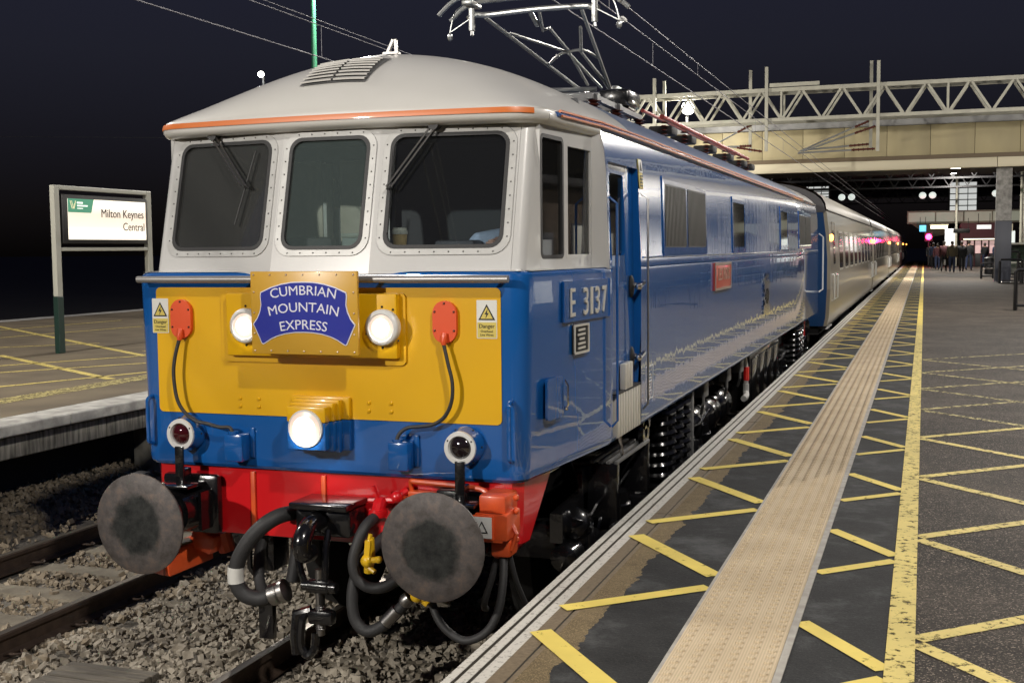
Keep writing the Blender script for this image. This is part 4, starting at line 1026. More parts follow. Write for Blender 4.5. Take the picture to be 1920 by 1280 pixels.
# cab side numbers, works plate, hatch
def sd_(y): return 1.216+(1.325-1.216)*(y-.52)/1.255
for sx in (1, -1):
    def nm(off, sx=sx): return lambda v: (sx*(sd_(v[0] if True else 0)+off+v[2]), v[0], v[1])
    g = G(); g.plate([rrect(.99, 2.115, 1.745, 2.345, .004)], .012, nm(.006)); npl = g.build('number_panel', M['blue'], loco)
    yy = 1.37-.305
    for ch, wd in (('E', .092), (' ', .060), ('3', .094), ('1', .046), ('3', .094), ('7', .094)):
        if ch != ' ':
            c_y = yy+wd/2 if sx > 0 else 2*1.37-(yy+wd/2)
            g = G(); fit_text(g, ch, wd,   .160, lambda v, sx=sx, c_y=c_y: (sx*(sd_(c_y)+.015+v[2]), c_y+sx*v[0], 2.224+v[1]), .007, 0); g.build('number_character', M['cream'], npl)
        yy += wd+.027
    g = G(); g.plate([rrect(1.135, 1.925, 1.375, 2.095, .012)], .010, nm(.005)); wpl = g.build('works_plate', M['dull'], loco)
    g = G(); g.plate([rrect(1.135, 1.925, 1.375, 2.095, .012), rrect(1.150, 1.938, 1.360, 2.082, .01)[::-1]], .008, nm(.012)); g.build('plate_rim', M['cream'], wpl)
    g = G()
    for q, wd in enumerate((.13, .16, .10, .15, .15)):
        zz = 2.062-q*.026; g.bx(sx*(sd_(1.255)+.011), sx*(sd_(1.255)+.016), 1.255-wd/2, 1.255+wd/2, zz-.006, zz+.006)
    g.build('raised_print', M['cream'], wpl)
    g = G(); g.plate([rrect(.735, 1.60, .965, 1.825, .02)], .014, nm(.006)); hp = g.build('hatch_cover', M['blue'], loco, smooth=40)
    g = G(); g.path([(sx*(sd_(.98)+.012), .985, 1.80), (sx*(sd_(.98)+.03), .985, 1.77), (sx*(sd_(.98)+.03), .985, 1.66), (sx*(sd_(.98)+.012), .985, 1.63)], .007, 6); g.sphere((sx*(sd_(.98)+.02), .985, 1.64), .013, 8, 6); g.build('hatch_bolt', M['chrome'], hp)
# body-side windows and grilles
def bodywin(ya, yb, za, zb2, m, sx, n=1):
    g = G(); F = lambda d: (lambda v: (sx*(XS(v[1])+d+v[2]), v[0], v[1]))
    holes = [rrect(ya+.03+(yb-ya)*i/n, za+.03, yb*0+ya+(yb-ya)*(i+1)/n-.03, zb2-.03, .02)[::-1] for i in range(n)]
    g.plate([rrect(ya-.03, za-.03, yb+.03, zb2+.03, .03)]+holes, .010, F(.004)); w_ = g.build('body_window', M['blue'], loco)
    for i in range(n):
        a, b = ya+.03+(yb-ya)*i/n, ya+(yb-ya)*(i+1)/n-.03
        g = G(); g.plate([rrect(a-.004, za+.026, b+.004, zb2-.026, .02)], .004, F(.004)); pn = g.build('pane', M[m], w_)
        if m == 'grille':
            g = G(); k = 16
            for j in range(k):
                y = a+(b-a)*(j+.5)/k
                g.bar((sx*(XS(za+.04)+.010), y, za+.04), (sx*(XS(zb2-.04)+.010), y, zb2-.04), .006, (b-a)/k*.45, up=(0, 1, 0))
            prop(g.build('grille_bars', M['grille'], w_, smooth=0), kind='stuff')
for sx in (1, -1):
    bodywin(3.40, 5.20, 2.50, 3.03, 'grille', sx, 2)
    bodywin(6.75, 7.60, 2.50, 3.01, 'darkglass', sx)
    bodywin(10.95, 11.85, 2.52, 3.04, 'darkglass', sx)
    bodywin(13.45, 15.40, 2.53, 3.05, 'grille', sx, 2)
    # name plate and crest
    g = G(); g.bx(sx*1.322, sx*1.342, 5.55, 6.48, 2.128, 2.385, .004); npl = g.build('name_plate', M['plate'], loco)
    g = G(); g.plate([rrect(5.55, 2.128, 6.48, 2.385, .006), rrect(5.575, 2.150, 6.455, 2.363, .006)[::-1]], .008, lambda v, sx=sx: (sx*(1.344+v[2]), v[0], v[1])); g.build('plate_edge', M['brass'], npl)
    for body, o_ in (('LES', -.20), ('ROSS', .17)):
        g = G(); g.text(body, .165, lambda v, sx=sx, o_=o_: (sx*(1.344+v[2]), 6.015+sx*(v[0]+o_), 2.270+v[1]), .008); g.build('plate_word', M['brass'], npl)
    # lion-over-wheel crest in cast metal: wheel, seated beast and crown as relief
    g = G(); cy = 9.36
    F = lambda y, z, h: (sx*(1.326+h), y, z)
    g.plate([rrect(cy-.30, 1.72, cy+.30, 1.83, .05)], .012, lambda v: F(v[0], v[1], .008+v[2]))
    nn = 20; outer = [(cy+.26*math.cos(2*math.pi*i/nn), 1.93+.13*math.sin(2*math.pi*i/nn)) for i in range(nn)]; inner = [(cy+.20*math.cos(2*math.pi*i/nn), 1.93+.095*math.sin(2*math.pi*i/nn)) for i in range(nn)]
    g.plate([outer, inner[::-1]], .014, lambda v: F(v[0], v[1], .008+v[2]))
    for i in range(6):
        a = math.pi*i/6; g.bar(F(cy-.2*math.cos(a), 1.93-.095*math.sin(a), .01), F(cy+.2*math.cos(a), 1.93+.095*math.sin(a), .01), .012, .02, up=(1, 0, 0))
    g.plate([[(cy-.28, 2.02), (cy+.2, 2.02), (cy+.28, 2.10), (cy+.16, 2.14), (cy+.05, 2.11), (cy-.1, 2.12), (cy-.2, 2.17), (cy-.3, 2.15), (cy-.24, 2.08)]], .014, lambda v: F(v[0], v[1], .009+v[2]))
    g.plate([[(cy-.1, 2.15), (cy+.12, 2.15), (cy+.16, 2.21), (cy+.06, 2.18), (cy+.01, 2.22), (cy-.04, 2.18), (cy-.14, 2.21)]], .012, lambda v: F(v[0], v[1], .009+v[2]))
    g.build('crest', M['chrome'], loco)
    # depot data panel by the door
    g = G(); F2 = lambda v, sx=sx: (sx*(1.3265+v[2]), v[0], v[1])
    g.plate([rrect(2.76, 1.46, 2.99, 1.70, .01), rrect(2.768, 1.468, 2.982, 1.692, .01)[::-1]], .002, F2)
    for q in range(8): g.bx(sx*1.3255, sx*1.3275, 2.80, 2.88+.012*((q*5) % 7), 1.492+q*.023, 1.501+q*.023)
    g.build('data_panel', M['stk'], loco, smooth=0)
    g = G(); g.plate([[(2.90, 1.33), (3.06, 1.33), (3.06, 1.50), (3.02, 1.50)]], .03, lambda v, sx=sx: (sx*(1.30+v[2]), v[0], v[1]))
    g.build('gusset', M['blue'], loco)
    g = G(); g.lathe([(.10, -.02), (.10, .02), (.045, .02), (.045, -.02), (.10, -.02)], (sx*1.27, 2.93, 1.22), (1, 0, 0), 20, cap=False); g.bx(sx*1.25, sx*1.29, 2.84, 3.06, 1.24, 1.36); g.build('lifting_eye', M['black'], loco)
# tail handrail
for sx in (1,):
    g = G(); g.path([(sx*1.33, TAIL-.02, 1.7), (sx*1.40, TAIL+.03, 1.75), (sx*1.40, TAIL+.03, 2.70), (sx*1.33, TAIL-.02, 2.76)], .016, 8); g.build('tail_handrail', M['lampwhite'], loco)

# cab interior
g = G(); g.bx(-1.12, 1.12, 1.80, 1.84, 1.4, 3.45); bk = g.build('cab_bulkhead', M['cabdark'], loco)
g = G(); g.bx(-.98, -.62, 1.73, 1.795, 1.9, 3.12, .01); g.build('bulkhead_door', M['tan'], bk)
g = G(); g.bx(-.50, -.20, 1.74, 1.795, 1.9, 3.12, .01); g.build('bulkhead_panel', M['tan'], bk)
g = G(); g.bx(-.60, -.575, 1.70, 1.79, 2.2, 3.1); g.bx(-.17, -.12, 1.70, 1.79, 2.2, 3.12); g.build('bulkhead_posts', M['lampwhite'], bk)
g = G(); g.path([(-1.02, 1.70, 2.75), (-1.02, 1.64, 2.78), (-1.02, 1.64, 3.05), (-1.02, 1.70, 3.08)], .01, 6); g.build('grab_rail', M['chrome'], bk)
g = G(); g.bx(-1.08, 1.08, .67, 1.02, 2.44, 2.50, .01); dk = g.build('cab_desk', M['cabin'], loco)
g = G(); g.bx(-1.08, 1.08, .9, 1.0, 1.5, 2.44); g.build('desk_front', M['cabdark'], dk)
g = G(); g.bx(.56, .80, .82, .98, 2.50, 2.58, .02); g.build('instrument_box', M['cabdark'], dk)
g = G(); g.bx(-1.12, 1.12, .8, 1.8, 1.38, 1.42); g.build('cab_floor', M['cabdark'], loco)
g = G(); g.bx(-1.09, 1.09, .85, 1.8, 3.215, 3.24); g.build('cab_ceiling', M['cabin'], loco)
for x in (.72, -.72):
    g = G(); g.bx(x-.23, x+.23, 1.22, 1.62, 1.90, 2.02, .04); se = g.build('cab_seat', M['cabdark'], loco)
    g = G(); g.bx(x-.22, x+.22, 1.62, 1.70, 2.0, 2.62, .03); g.build('seat_back', M['cabdark'], se)
    g = G(); g.cyl((x, 1.42, 1.42), (x, 1.42, 1.9), .05, .05, 10); g.build('pedestal', M['steel'], se)
for (ya, yb) in ((.90, 1.22), (1.28, 1.66)):
    g = G(); g.bx(-1.135, -1.125, ya, yb, 2.46, 3.14, .003); bl = g.build('pale_pane_panel', M['tan'], loco)  # added tan panels imitate the light tone in the left side panes
g = G(); g.bx(-1.13, -1.06, 1.205, 1.285, 2.4, 3.2, .01); g.build('window_post', M['cabdark'], loco)
g = G(); g.bx(-1.10, -1.04, 1.60, 1.66, 2.4, 3.15, .01); g.build('door_post', M['lampwhite'], loco)
# buffer beam
g = G(); yb_ = .565
pr = [(-1.10, 1.29), (-1.09, .955), (-1.03, .90), (1.03, .90), (1.09, .955), (1.10, 1.29)]
g.plate([pr], .03, lambda v: (v[0], yb_+.015+v[2], v[1]))
for sx in (1, -1):
    g.grid([[(sx*1.10, yb_, 1.29), (sx*1.15, yb_+.06, 1.29), (sx*1.165, yb_+.48, 1.275)], [(sx*1.09, yb_, .955), (sx*1.14, yb_+.05, .955), (sx*1.15, yb_+.14, .955)], [(sx*1.03, yb_, .90), (sx*1.08, yb_+.05, .90), (sx*1.09, yb_+.08, .90)]])
bbm = g.build('buffer_beam', M['red'], loco, smooth=25)
g = G()
for x in (-.475, -.02): g.box((x, yb_-.008, 1.10), (.028, .016, .34), None, .004)
g.build('beam_rib', M['orange'], bbm)
# buffers
for x in (-.865, .865):
    zc = 1.055
    prf = [(0.001, 0), (.13, .0005), (.20, .006), (.262, .018), (.277, .026), (.277, .036), (.262, .046), (.20, .050), (.1, .056)]
    g = G(); g.lathe(prf, (x, 0, zc), (0, 1, 0), 48); bf = g.build('buffer', M['buffer'], loco, (x, 0, zc), smooth=30)
    g = G(); g.lathe([(.085, .05), (.085, .26), (.105, .26), (.105, .30), (.125, .30), (.13, .46), (.14, .50)], (x, 0, zc), (0, 1, 0), 24, cap=False); g.build('shank', M['black'], bf)
    g = G(); g.bx(x-.19, x+.19, .50, .565, zc-.16, zc+.19, .03); g.box((x, .42, zc+.145), (.22, .2, .02), None, .005)
    for q in (-1, 1): g.box((x+q*.14, .46, zc), (.02, .14, .22))
    g.build('base_plate', M['black'], bf)
    # lamp iron above
    g = G(); g.box((x+.0, .41, 1.30), (.055, .014, .24), None, .003); g.box((x, .44, 1.20), (.15, .08, .014)); g.box((x, .45, 1.24), (.05, .08, .10), None, .008); g.build('lamp_iron', M['black'], loco)
# drawhook housing, hook and screw coupling
g = G(); g.bx(-.10, .25, .30, .56, 1.13, 1.165, .008); g.bx(-.10, .245, .36, .56, .97, 1.13, .03); cp = g.build('draw_gear', M['black'], loco)
g = G(); g.path(catmull([(.06, .38, 1.07), (.06, .24, 1.06), (.06, .16, 1.00), (.06, .17, .93), (.06, .24, .92)], 5), .052, 12); g.build('hook', M['black'], cp)
g = G(); 
for q in (-1, 1): g.path(catmull([(.06+q*.085, .30, 1.03), (.06+q*.085, .26, .93), (.075+q*.075, .24, .82), (.085+q*.06, .24, .75)], 4), .020, 8)
g.build('shackle', M['black'], cp)
g = G(); g.cyl((.06, .24, .735), (.17, .24, .735), .04, .04, 12)
g.cyl((.015, .24, .735), (.215, .24, .735), .030, .030, 12); g.lathe([(.022, 0), (.025, .18)], (.12, .24, .60), (0, 0, 1), 12)
g.box((.12, .24, .74), (.12, .07, .07), None, .015); g.build('trunnion', M['black'], cp)
g = G(); g.cyl((.115, .24, .47), (.115, .24, .83), .024, .024, 12)
for q in range(11): g.lathe([(.024, 0), (.029, .006), (.024, .012)], (.115, .24, .50+q*.012), (0, 0, 1), 10)
g.build('screw', M['steel'], cp)
g = G(); g.box((.125, .24, .57), (.15, .07, .08), None, .02); g.path(catmull([(.05, .24, .60), (.02, .22, .56), (.01, .21, .47), (.015, .21, .40), (.05, .21, .36), (.085, .22, .40), (.09, .23, .48)], 4), .024, 8); g.build('link', M['black'], cp)
g = G(); g.path([(.06, .24, .60), (-.02, .22, .58), (-.03, .215, .46), (-.02, .215, .36)], .028, 8); g.build('tommy_bar', M['black'], cp)
# hoses
def hose(pts, rad, name='brake_hose', m='hose', par=None): 
    g = G(); g.path(catmull(pts, 6), rad, 12); return g.build(name, M[m], par or loco)
h1 = hose([(-.135, .45, 1.075), (-.16, .33, 1.085), (-.215, .25, 1.05), (-.30, .22, .96), (-.365, .21, .85), (-.385, .21, .74), (-.345, .22, .66), (-.26, .24, .635), (-.185, .25, .66)], .043)
g = G(); g.path(catmull([(-.12, .56, 1.07), (-.12, .50, 1.08), (-.14, .42, 1.08)], 4), .05, 12); g.lathe([(.065, 0), (.065, .03)], (-.135, .43, 1.075), (0, 1, 0), 14); g.build('pipe_elbow', M['red'], h1)
g = G(); g.lathe([(.048, 0), (.06, .01), (.06, .05), (.05, .06), (.065, .07), (.065, .10), (.03, .11)], (-.195, .248, .655), (.9, .1, .35), 16); g.build('coupling_head', M['steel'], h1)
g = G(); g.path([(-.378, .205, .815), (-.384, .206, .77), (-.382, .208, .725)], .0450, 12, caps=False); g.build('white_band', M['stk'], h1)
h2 = hose([(-.09, .50, 1.02), (-.12, .45, .93), (-.125, .42, .82), (-.14, .40, .70)], .04)
h3 = hose([(-.45, .62, .90), (-.46, .58, .78), (-.43, .52, .66), (-.36, .45, .60), (-.28, .38, .60)], .032)
g = G(); g.bx(-.305, -.215, .30, .345, .39, .63, .006); g.bx(-.32, -.20, .28, .36, .60, .64, .006); g.build('pipe_bracket', M['black'], loco)
h4 = hose([(.375, .42, 1.10), (.36, .30, 1.06), (.335, .25, .97), (.322, .23, .88), (.345, .23, .80), (.41, .24, .755), (.50, .26, .765), (.58, .32, .82)], .030)
g = G(); g.path(catmull([(.375, .56, 1.14), (.375, .46, 1.16), (.375, .43, 1.11)], 4), .038, 10); g.lathe([(.05, 0), (.055, .02), (.05, .04)], (.375, .43, 1.09), (0, 0, 1), 12); g.path([(.30, .48, 1.165), (.46, .48, 1.175)], .018, 8)
g.sphere((.46, .49, 1.19), .035, 10, 8); g.path([(.375, .45, 1.16), (.345, .44, 1.255)], .013, 6); g.path([(.46, .52, 1.19), (.50, .55, 1.22)], .02, 8); g.build('brake_cock', M['red'], loco)
h5 = hose([(.39, .55, .98), (.345, .36, .90), (.32, .26, .80), (.312, .23, .68), (.335, .22, .575), (.40, .22, .525), (.48, .23, .555), (.56, .25, .63), (.625, .27, .705)], .032)
g = G(); g.lathe([(.036, 0), (.036, .10)], (.50, .235, .575), (.7, .12, .75), 12); g.lathe([(.034, 0), (.04, .02), (.034, .05)], (.595, .26, .68), (.7, .1, .7), 12); g.build('hose_clip', M['steel'], h5)
def tap(o, name, rot):
    """yellow hose end cock with lever"""
    g = G(); m = Matrix.Rotation(rot, 3, 'Y')
    P = lambda x, y, z: Vector(o)+m @ Vector((x, y, z))
    g.path([P(0, 0, .10), P(0, 0, 0), P(0, 0, -.09)], [.018, .030, .024], 10)
    g.path([P(0, -.01, .12), P(-.012, -.015, .02)], .012, 6); g.sphere(P(0, -.02, -.02), .038, 10, 8); g.path([P(0, -.02, -.02), P(.065, -.03, .0)], .017, 8); g.sphere(P(.068, -.03, .0), .020, 8, 6)
    g.path([P(0, -.02, -.05), P(.05, -.03, -.07)], .014, 8); g.box(P(0, -.03, .045), (.03, .02, .09), m)
    return g.build(name, M['tapyellow'], loco)
M['tapyellow'] = mat('tap_yellow', (.72, .44, .01), .4, coat=.4)
tap((.425, .22, .93), 'hose_cock', .1); tap((.665, .27, .745), 'hose_cock', -.9)
# orange jumper head on the right and its hanging cables
g = G(); g.bx(.985, 1.135, .36, .56, 1.16, 1.26, .015); g.bx(1.01, 1.155, .33, .54, 1.03, 1.17, .012); g.bx(1.04, 1.15, .38, .52, .93, 1.03, .02); oj = g.build('jumper_head', M['orange'], loco)
g = G(); g.bx(.965, 1.085, .310, .335, 1.035, 1.165, .008); g.bx(.975, 1.125, .335, .36, 1.02, 1.17, .004); g.build('jumper_lid', M['orange'], oj)
g = G(); g.bx(.972, 1.078, .304, .311, 1.047, 1.158, .003); lb = g.build('jumper_label', M['lampwhite'], oj)
g = G(); g.plate([[(.992, 1.075), (1.058, 1.075), (1.025, 1.138)], [(1.000, 1.080), (1.025, 1.128), (1.050, 1.080)]], .002, lambda v: (v[0], .3025+v[2], v[1])); g.build('label_triangle', M['ink'], oj)
g = G(); g.cyl((1.075, .45, 1.0), (1.075, .45, .92), .045, .04, 12); 
for q in (1.02, 1.17, 1.24): g.sphere((1.165, .44, q), .018, 8, 6)
g.path([(1.15, .42, 1.1), (1.18, .40, 1.06), (1.15, .40, .97)], .012, 6); g.build('jumper_fittings', M['orange'], oj)
g = G(); g.path(catmull([(.53, .55, 1.20), (.53, .53, 1.27), (.57, .52, 1.275), (.8, .50, 1.272), (.95, .48, 1.265), (1.0, .47, 1.24)], 4), .015, 8)
g.bx(.52, .72, .50, .56, 1.19, 1.225, .01); g.bx(.48, .60, .52, .56, 1.13, 1.19, .01); g.build('orange_conduit', M['orange'], loco)
hose([(1.10, .42, .93), (1.115, .36, .80), (1.10, .32, .66), (1.04, .30, .555), (.93, .29, .505), (.82, .30, .55), (.75, .32, .63), (.71, .36, .74), (.70, .45, .86)], .022, 'hanging_cable')
hose([(1.06, .44, .93), (1.03, .42, .80), (.98, .44, .66), (.95, .55, .6)], .018, 'hanging_cable', 'rubber')
hose([(1.12, .46, .93), (1.15, .48, .78), (1.19, .55, .62)], .014, 'hanging_cable', 'rubber')
# orange receptacle low on the left
g = G(); m3 = Matrix.Rotation(R(-28), 3, 'Y') @ Matrix.Rotation(R(15), 3, 'X')
g.box((-.99, .60, .735), (.13, .32, .15), Matrix.Rotation(R(-20), 3, 'Z') @ Matrix.Rotation(R(8), 3, 'X'), .012); g.box((-.87, .70, .82), (.16, .2, .12), Matrix.Rotation(R(20), 3, 'Y'), .02); g.cyl((-.80, .72, .86), (-.78, .74, .74), .05, .05, 10)
lj = g.build('dummy_socket', M['orange'], loco)
g = G(); g.box((-1.045, .435, .715), (.10, .02, .12), Matrix.Rotation(R(-20), 3, 'Z'), .004); g.build('socket_mouth', M['insul'], lj)
g = G(); g.plate([[(-1.05, .46), (-.94, .42), (-.90, .56), (-.97, .62)]], .012, lambda v: (v[0], v[1], .828+v[2])); g.build('socket_lid', M['brown'], lj)

# bogies
def bogie(yc, name='bogie'):
    g = G()
    for sx in (1, -1):
        pl = [(yc-2.45, .74), (yc-2.1, .62), (yc-1.1, .62), (yc-.75, .48), (yc+.75, .48), (yc+1.1, .62), (yc+2.1, .62), (yc+2.45, .74), (yc+2.45, .92), (yc+1.0, 1.0), (yc-1.0, 1.0), (yc-2.45, .92)]
        g.plate([pl], .08, lambda v, sx=sx: (sx*(1.06+v[2]), v[0], v[1]))
    g.bx(-1.05, 1.05, yc-.25, yc+.25, .45, .85, .03); g.bx(-1.05, 1.05, yc-2.4, yc-2.25, .62, .85, .02); g.bx(-1.05, 1.05, yc+2.25, yc+2.4, .62, .85, .02)
    b = g.build(name, M['black'], loco)
    for ya in (yc-1.64, yc+1.64):
        g = G(); g.cyl((-1.0, ya, .58), (1.0, ya, .58), .09, .09, 14)
        for sx in (1, -1): g.lathe([(.2, -.07), (.58, -.06), (.61, -.06), (.61, -.085), (.58, .055), (.55, .06), (.50, .02), (.2, .02)], (sx*.76, ya, .58), (sx, 0, 0), 40, cap=False)
        g.build('wheelset', M['dull'], b)
        for sx in (1, -1):
            g = G(); g.lathe([(.21, 0), (.21, .05), (.185, .06), (.185, .12), (.15, .13), (.15, .19), (.10, .20), (.09, .24), (.04, .245)], (sx*1.02, ya, .60), (sx, 0, 0), 28); g.bx(sx*1.02, sx*1.12, ya-.24, ya+.24, .52, .70, .03); g.build('axle_box', M['black'], b)
            g = G(); g.lathe([(.075, 0), (.08, .16), (.065, .17), (.055, .25)], (sx*1.16, ya+.40, .60), (0, -.2, .98), 18); g.build('damper', M['black'], b); g = G(); g.lathe([(.09, 0), (.10, .03), (.10, .18), (.07, .2)], (sx*1.12, ya-.50, .80), (0, -1, .25), 18); g.build('brake_cylinder', M['black'], b)
            g = G(); g.path(catmull([(sx*1.18, ya-.9, .92), (sx*1.19, ya-.6, .84), (sx*1.19, ya-.3, .90), (sx*1.18, ya+.1, .88), (sx*1.18, ya+.6, .95)], 4), .013, 6); g.path([(sx*1.13, ya-.75, .72), (sx*1.13, ya-.75, .40), (sx*1.0, ya-.72, .22)], .02, 8); g.build('sand_pipe', M['black'], b)
            g = G(); g.bx(sx*1.02, sx*1.16, ya-.62, ya-.40, .34, .60, .02); g.lathe([(.07, 0), (.085, .02), (.085, .2), (.05, .22)], (sx*1.12, ya-.66, .66), (0, -1, 0), 16); g.build('brake_block', M['black'], b)
    for sx in (1, -1):
        # triple coil springs in each flank
        for q in (-1, 0, 1):
            yc2 = yc+.42+q*.32
            g = G(); pts = []
            for i in range(8*10+1):
                a = 2*math.pi*i/10; pts.append((sx*1.15+.115*math.cos(a), yc2+.115*math.sin(a), .56+.66*i/80))
            g.path(pts, .026, 6); g.build('coil_spring', M['black'], b)
            g = G(); g.cyl((sx*1.15, yc2, .54), (sx*1.15, yc2, 1.24), .07, .07, 12); g.build('spring_core', M['dull'], b)
        g = G(); g.bx(sx*1.02, sx*1.28, yc-.10, yc+.92, .48, .555, .01); g.build('spring_seat', M['black'], b)
        g = G(); g.bx(sx*1.18, sx*1.25, yc+1.0, yc+1.07, .62, 1.28, .006); g.build('hanger', M['hull'], b)
    return b
bg1 = bogie(3.93); bg2 = bogie(13.92)
# cab footstep with tread bars behind the front axle
for sx in (1, -1):
    g = G(); g.bx(sx*1.06, sx*1.10, 1.95, 3.05, .72, 1.12, .01); g.bx(sx*1.08, sx*1.30, 2.05, 2.11, .78, 1.14, .01); g.bx(sx*1.08, sx*1.30, 2.95, 3.0, .78, 1.14, .01); fs_ = g.build('cab_step', M['black'], loco)
    for q in range(4):
        g = G(); g.bx(sx*(1.12+q*.052), sx*(1.145+q*.052), 2.05, 3.0, 1.135, 1.155, .003); g.build('tread_bar', M['hull'], fs_)
    g = G(); g.path([(sx*1.25, 2.30, 1.28), (sx*1.27, 2.31, 1.15)], .012, 6); g.build('stay', M['chrome'], fs_)
    # air cylinder and battery boxes amidships
    for yc2 in (6.0, 6.75, 7.5):
        g = G(); g.lathe([(.02, -.32), (.15, -.30), (.19, -.24), (.19, .24), (.15, .30), (.02, .32)], (sx*.98, yc2, .82), (0, 1, 0), 20); g.lathe([(.2, -.02), (.2, .02)], (sx*.98, yc2-.15, .82), (0, 1, 0), 20, cap=False); g.lathe([(.2, -.02), (.2, .02)], (sx*.98, yc2+.15, .82), (0, 1, 0), 20, cap=False); g.build('air_reservoir', M['black'], loco)
    g = G(); g.bx(sx*.7, sx*1.19, 9.0, 11.9, .55, 1.24, .02); bt = g.build('battery_box', M['black'], loco)
    for q in range(4):
        g = G(); g.bx(sx*1.17, sx*1.21, 9.05+q*.72, 9.70+q*.72, .60, 1.18, .012); g.build('box_door', M['blackdoor'] if 'blackdoor' in M else M['black'], bt)
    g = G(); g.path(catmull([(sx*1.16, 8.72, 1.24), (sx*1.18, 8.72, 1.1), (sx*1.18, 8.72, .92)], 4), .028, 8); pv = g.build('drain_pipe', M['alu'], loco)
    g = G(); g.path(catmull([(sx*1.18, 8.72, .92), (sx*1.18, 8.72, .82), (sx*1.20, 8.6, .79), (sx*1.2, 8.4, .78)], 4), .036, 8); g.build('pipe_bend', M['alu'], pv)
    g = G(); g.path([(sx*1.183, 8.72, 1.12), (sx*1.183, 8.72, .96)], .034, 8); g.build('pipe_sleeve', M['red'], pv)
    g = G(); g.bx(sx*1.05, sx*1.22, 14.62, 14.9, .98, 1.2, .02); g.build('isolating_cock', M['orange'], loco)
    for y in (5.75, 7.15, 8.1): 
        g = G(); g.path([(sx*1.2, y, 1.28), (sx*1.2, y, 1.05), (sx*1.16, y+.1, .95)], .014, 6); g.bx(sx*1.1, sx*1.2, y+.1, y+.3, 1.1, 1.26, .01); g.build('pipe_clamp', M['hull'], loco)
# tail end: rear buffers so the coupling gap is filled
for x in (-.865, .865):
    g = G(); g.lathe([(.1, 0), (.13, .02), (.085, .2), (.085, .42), (.24, .46), (.277, .47), (.277, .49), (.2, .5)], (x, TAIL-.08, 1.055), (0, 1, 0), 24); g.build('buffer', M['black'], loco)
g = G(); g.bx(-1.1, 1.1, TAIL-.14, TAIL-.06, .9, 1.29, .01); g.build('buffer_beam', M['red'], loco)
g = G(); g.bx(-.45, .45, TAIL-.02, TAIL+.02, 1.2, 3.2, .02); g.build('end_door', M['blue'], loco)

# pantograph: raised tubular frame, the head carries two carbon strips
g = G()
g.path(catmull([(-.58, 4.33, 4.50), (-.53, 4.36, 4.535), (-.42, 4.40, 4.535), (0, 4.40, 4.55), (.42, 4.42, 4.55), (.50, 4.41, 4.53), (.56, 4.38, 4.52)], 4), .024, 10)
pan = g.build('pantograph', M['tube'], loco)
def tubes(name, lst, rad, m='tube'):
    g = G()
    for q in lst: g.path(q, rad, 8)
    return g.build(name, M[m], pan)
tubes('upper_tube', [[(-.46, 4.44, 4.52), (-.13, 6.27, 4.11)]], .017)
tubes('upper_tube', [[(.40, 4.43, 4.53), (.13, 6.62, 4.03)]], .017)
tubes('inner_tube', [[(-.36, 4.79, 4.44), (.02, 5.29, 4.33), (.09, 6.23, 4.12)]], .014)
tubes('inner_tube', [[(.30, 4.75, 4.44), (.15, 5.30, 4.32), (.17, 6.02, 4.16), (.15, 6.5, 4.05)]], .014)
tubes('arch_brace', [catmull([(-.24, 5.56, 4.27), (-.12, 5.40, 4.31), (-.02, 5.31, 4.325), (.17, 5.27, 4.335), (.26, 5.46, 4.29)], 4)], .013)
tubes('thrust_rod', [[(.03, 4.42, 4.53), (-.05, 4.78, 4.44), (.02, 4.74, 4.455), (.03, 5.29, 4.34), (-.02, 6.13, 4.14)]], .014)
g = G(); g.cyl((-.05, 4.40, 4.55), (-.05, 4.62, 4.46), .022, .022, 10); g.build('rod_sleeve', M['tube'], pan)
g = G(); g.cyl((-.30, 6.45, 4.07), (.24, 6.52, 4.06), .045, .045, 12); g.box((.18, 6.56, 4.06), (.07, .32, .20), None, .02); g.box((-.12, 6.35, 4.06), (.06, .22, .16), None, .02); g.build('knuckle', M['tube'], pan)
tubes('lower_arm', [[(.0, 6.48, 4.06), (.0, 4.9, 3.86)], [(.0, 4.9, 3.86), (.0, 4.6, 3.84)]], .05)
tubes('base_tube', [[(-.45, 6.05, 4.10), (.06, 6.17, 4.10)]], .022)
g = G(); g.box((0, 5.6, 3.84), (.9, .08, .06)); g.box((0, 4.8, 3.84), (.9, .08, .06)); g.bx(-.42, -.36, 4.7, 6.6, 3.82, 3.87); g.bx(.36, .42, 4.7, 6.6, 3.82, 3.87); g.build('base_frame', M['hull'], pan)
for x, y in ((-.4, 4.8), (.4, 4.8), (.4, 5.6), (.4, 6.5), (-.4, 6.5), (.22, 6.1)):
    g = G()
    for q in range(4): g.lathe([(.03, 0), (.075, .012), (.03, .03)], (x, y, 3.70+q*.032), (0, 0, 1), 12)
    g.build('base_insulator', M['insul'], pan)
g = G(); g.box((.30, 6.15, 3.98), (.30, .5, .16), None, .03); g.lathe([(.05, 0), (.10, .02), (.10, .3), (.05, .34)], (.32, 6.0, 3.9), (0, 1, 0), 14); g.build('spring_box', M['black'], pan)
for x in (-.55, .54):
    g = G(); g.cyl((x, 4.34, 4.40), (x, 4.34, 4.64), .027, .027, 10); g.cyl((x, 4.34, 4.36), (x, 4.34, 4.42), .018, .012, 8); g.bx(x-.05, x+.05, 4.22, 4.46, 4.60, 4.64, .01); g.build('head_spring', M['tube'], pan)
for y in (4.20, 4.47):
    g = G(); g.path(catmull([(-.80, y, 4.52), (-.66, y, 4.63), (-.50, y, 4.665), (0, y, 4.67), (.50, y, 4.665), (.66, y, 4.63), (.80, y, 4.52)], 4), .02, 8); cb = g.build('head_bar', M['tube'], pan)
    g = G(); g.bx(-.52, .52, y-.02, y+.02, 4.675, 4.712, .004); g.build('carbon_strip', M['carbon'], cb)
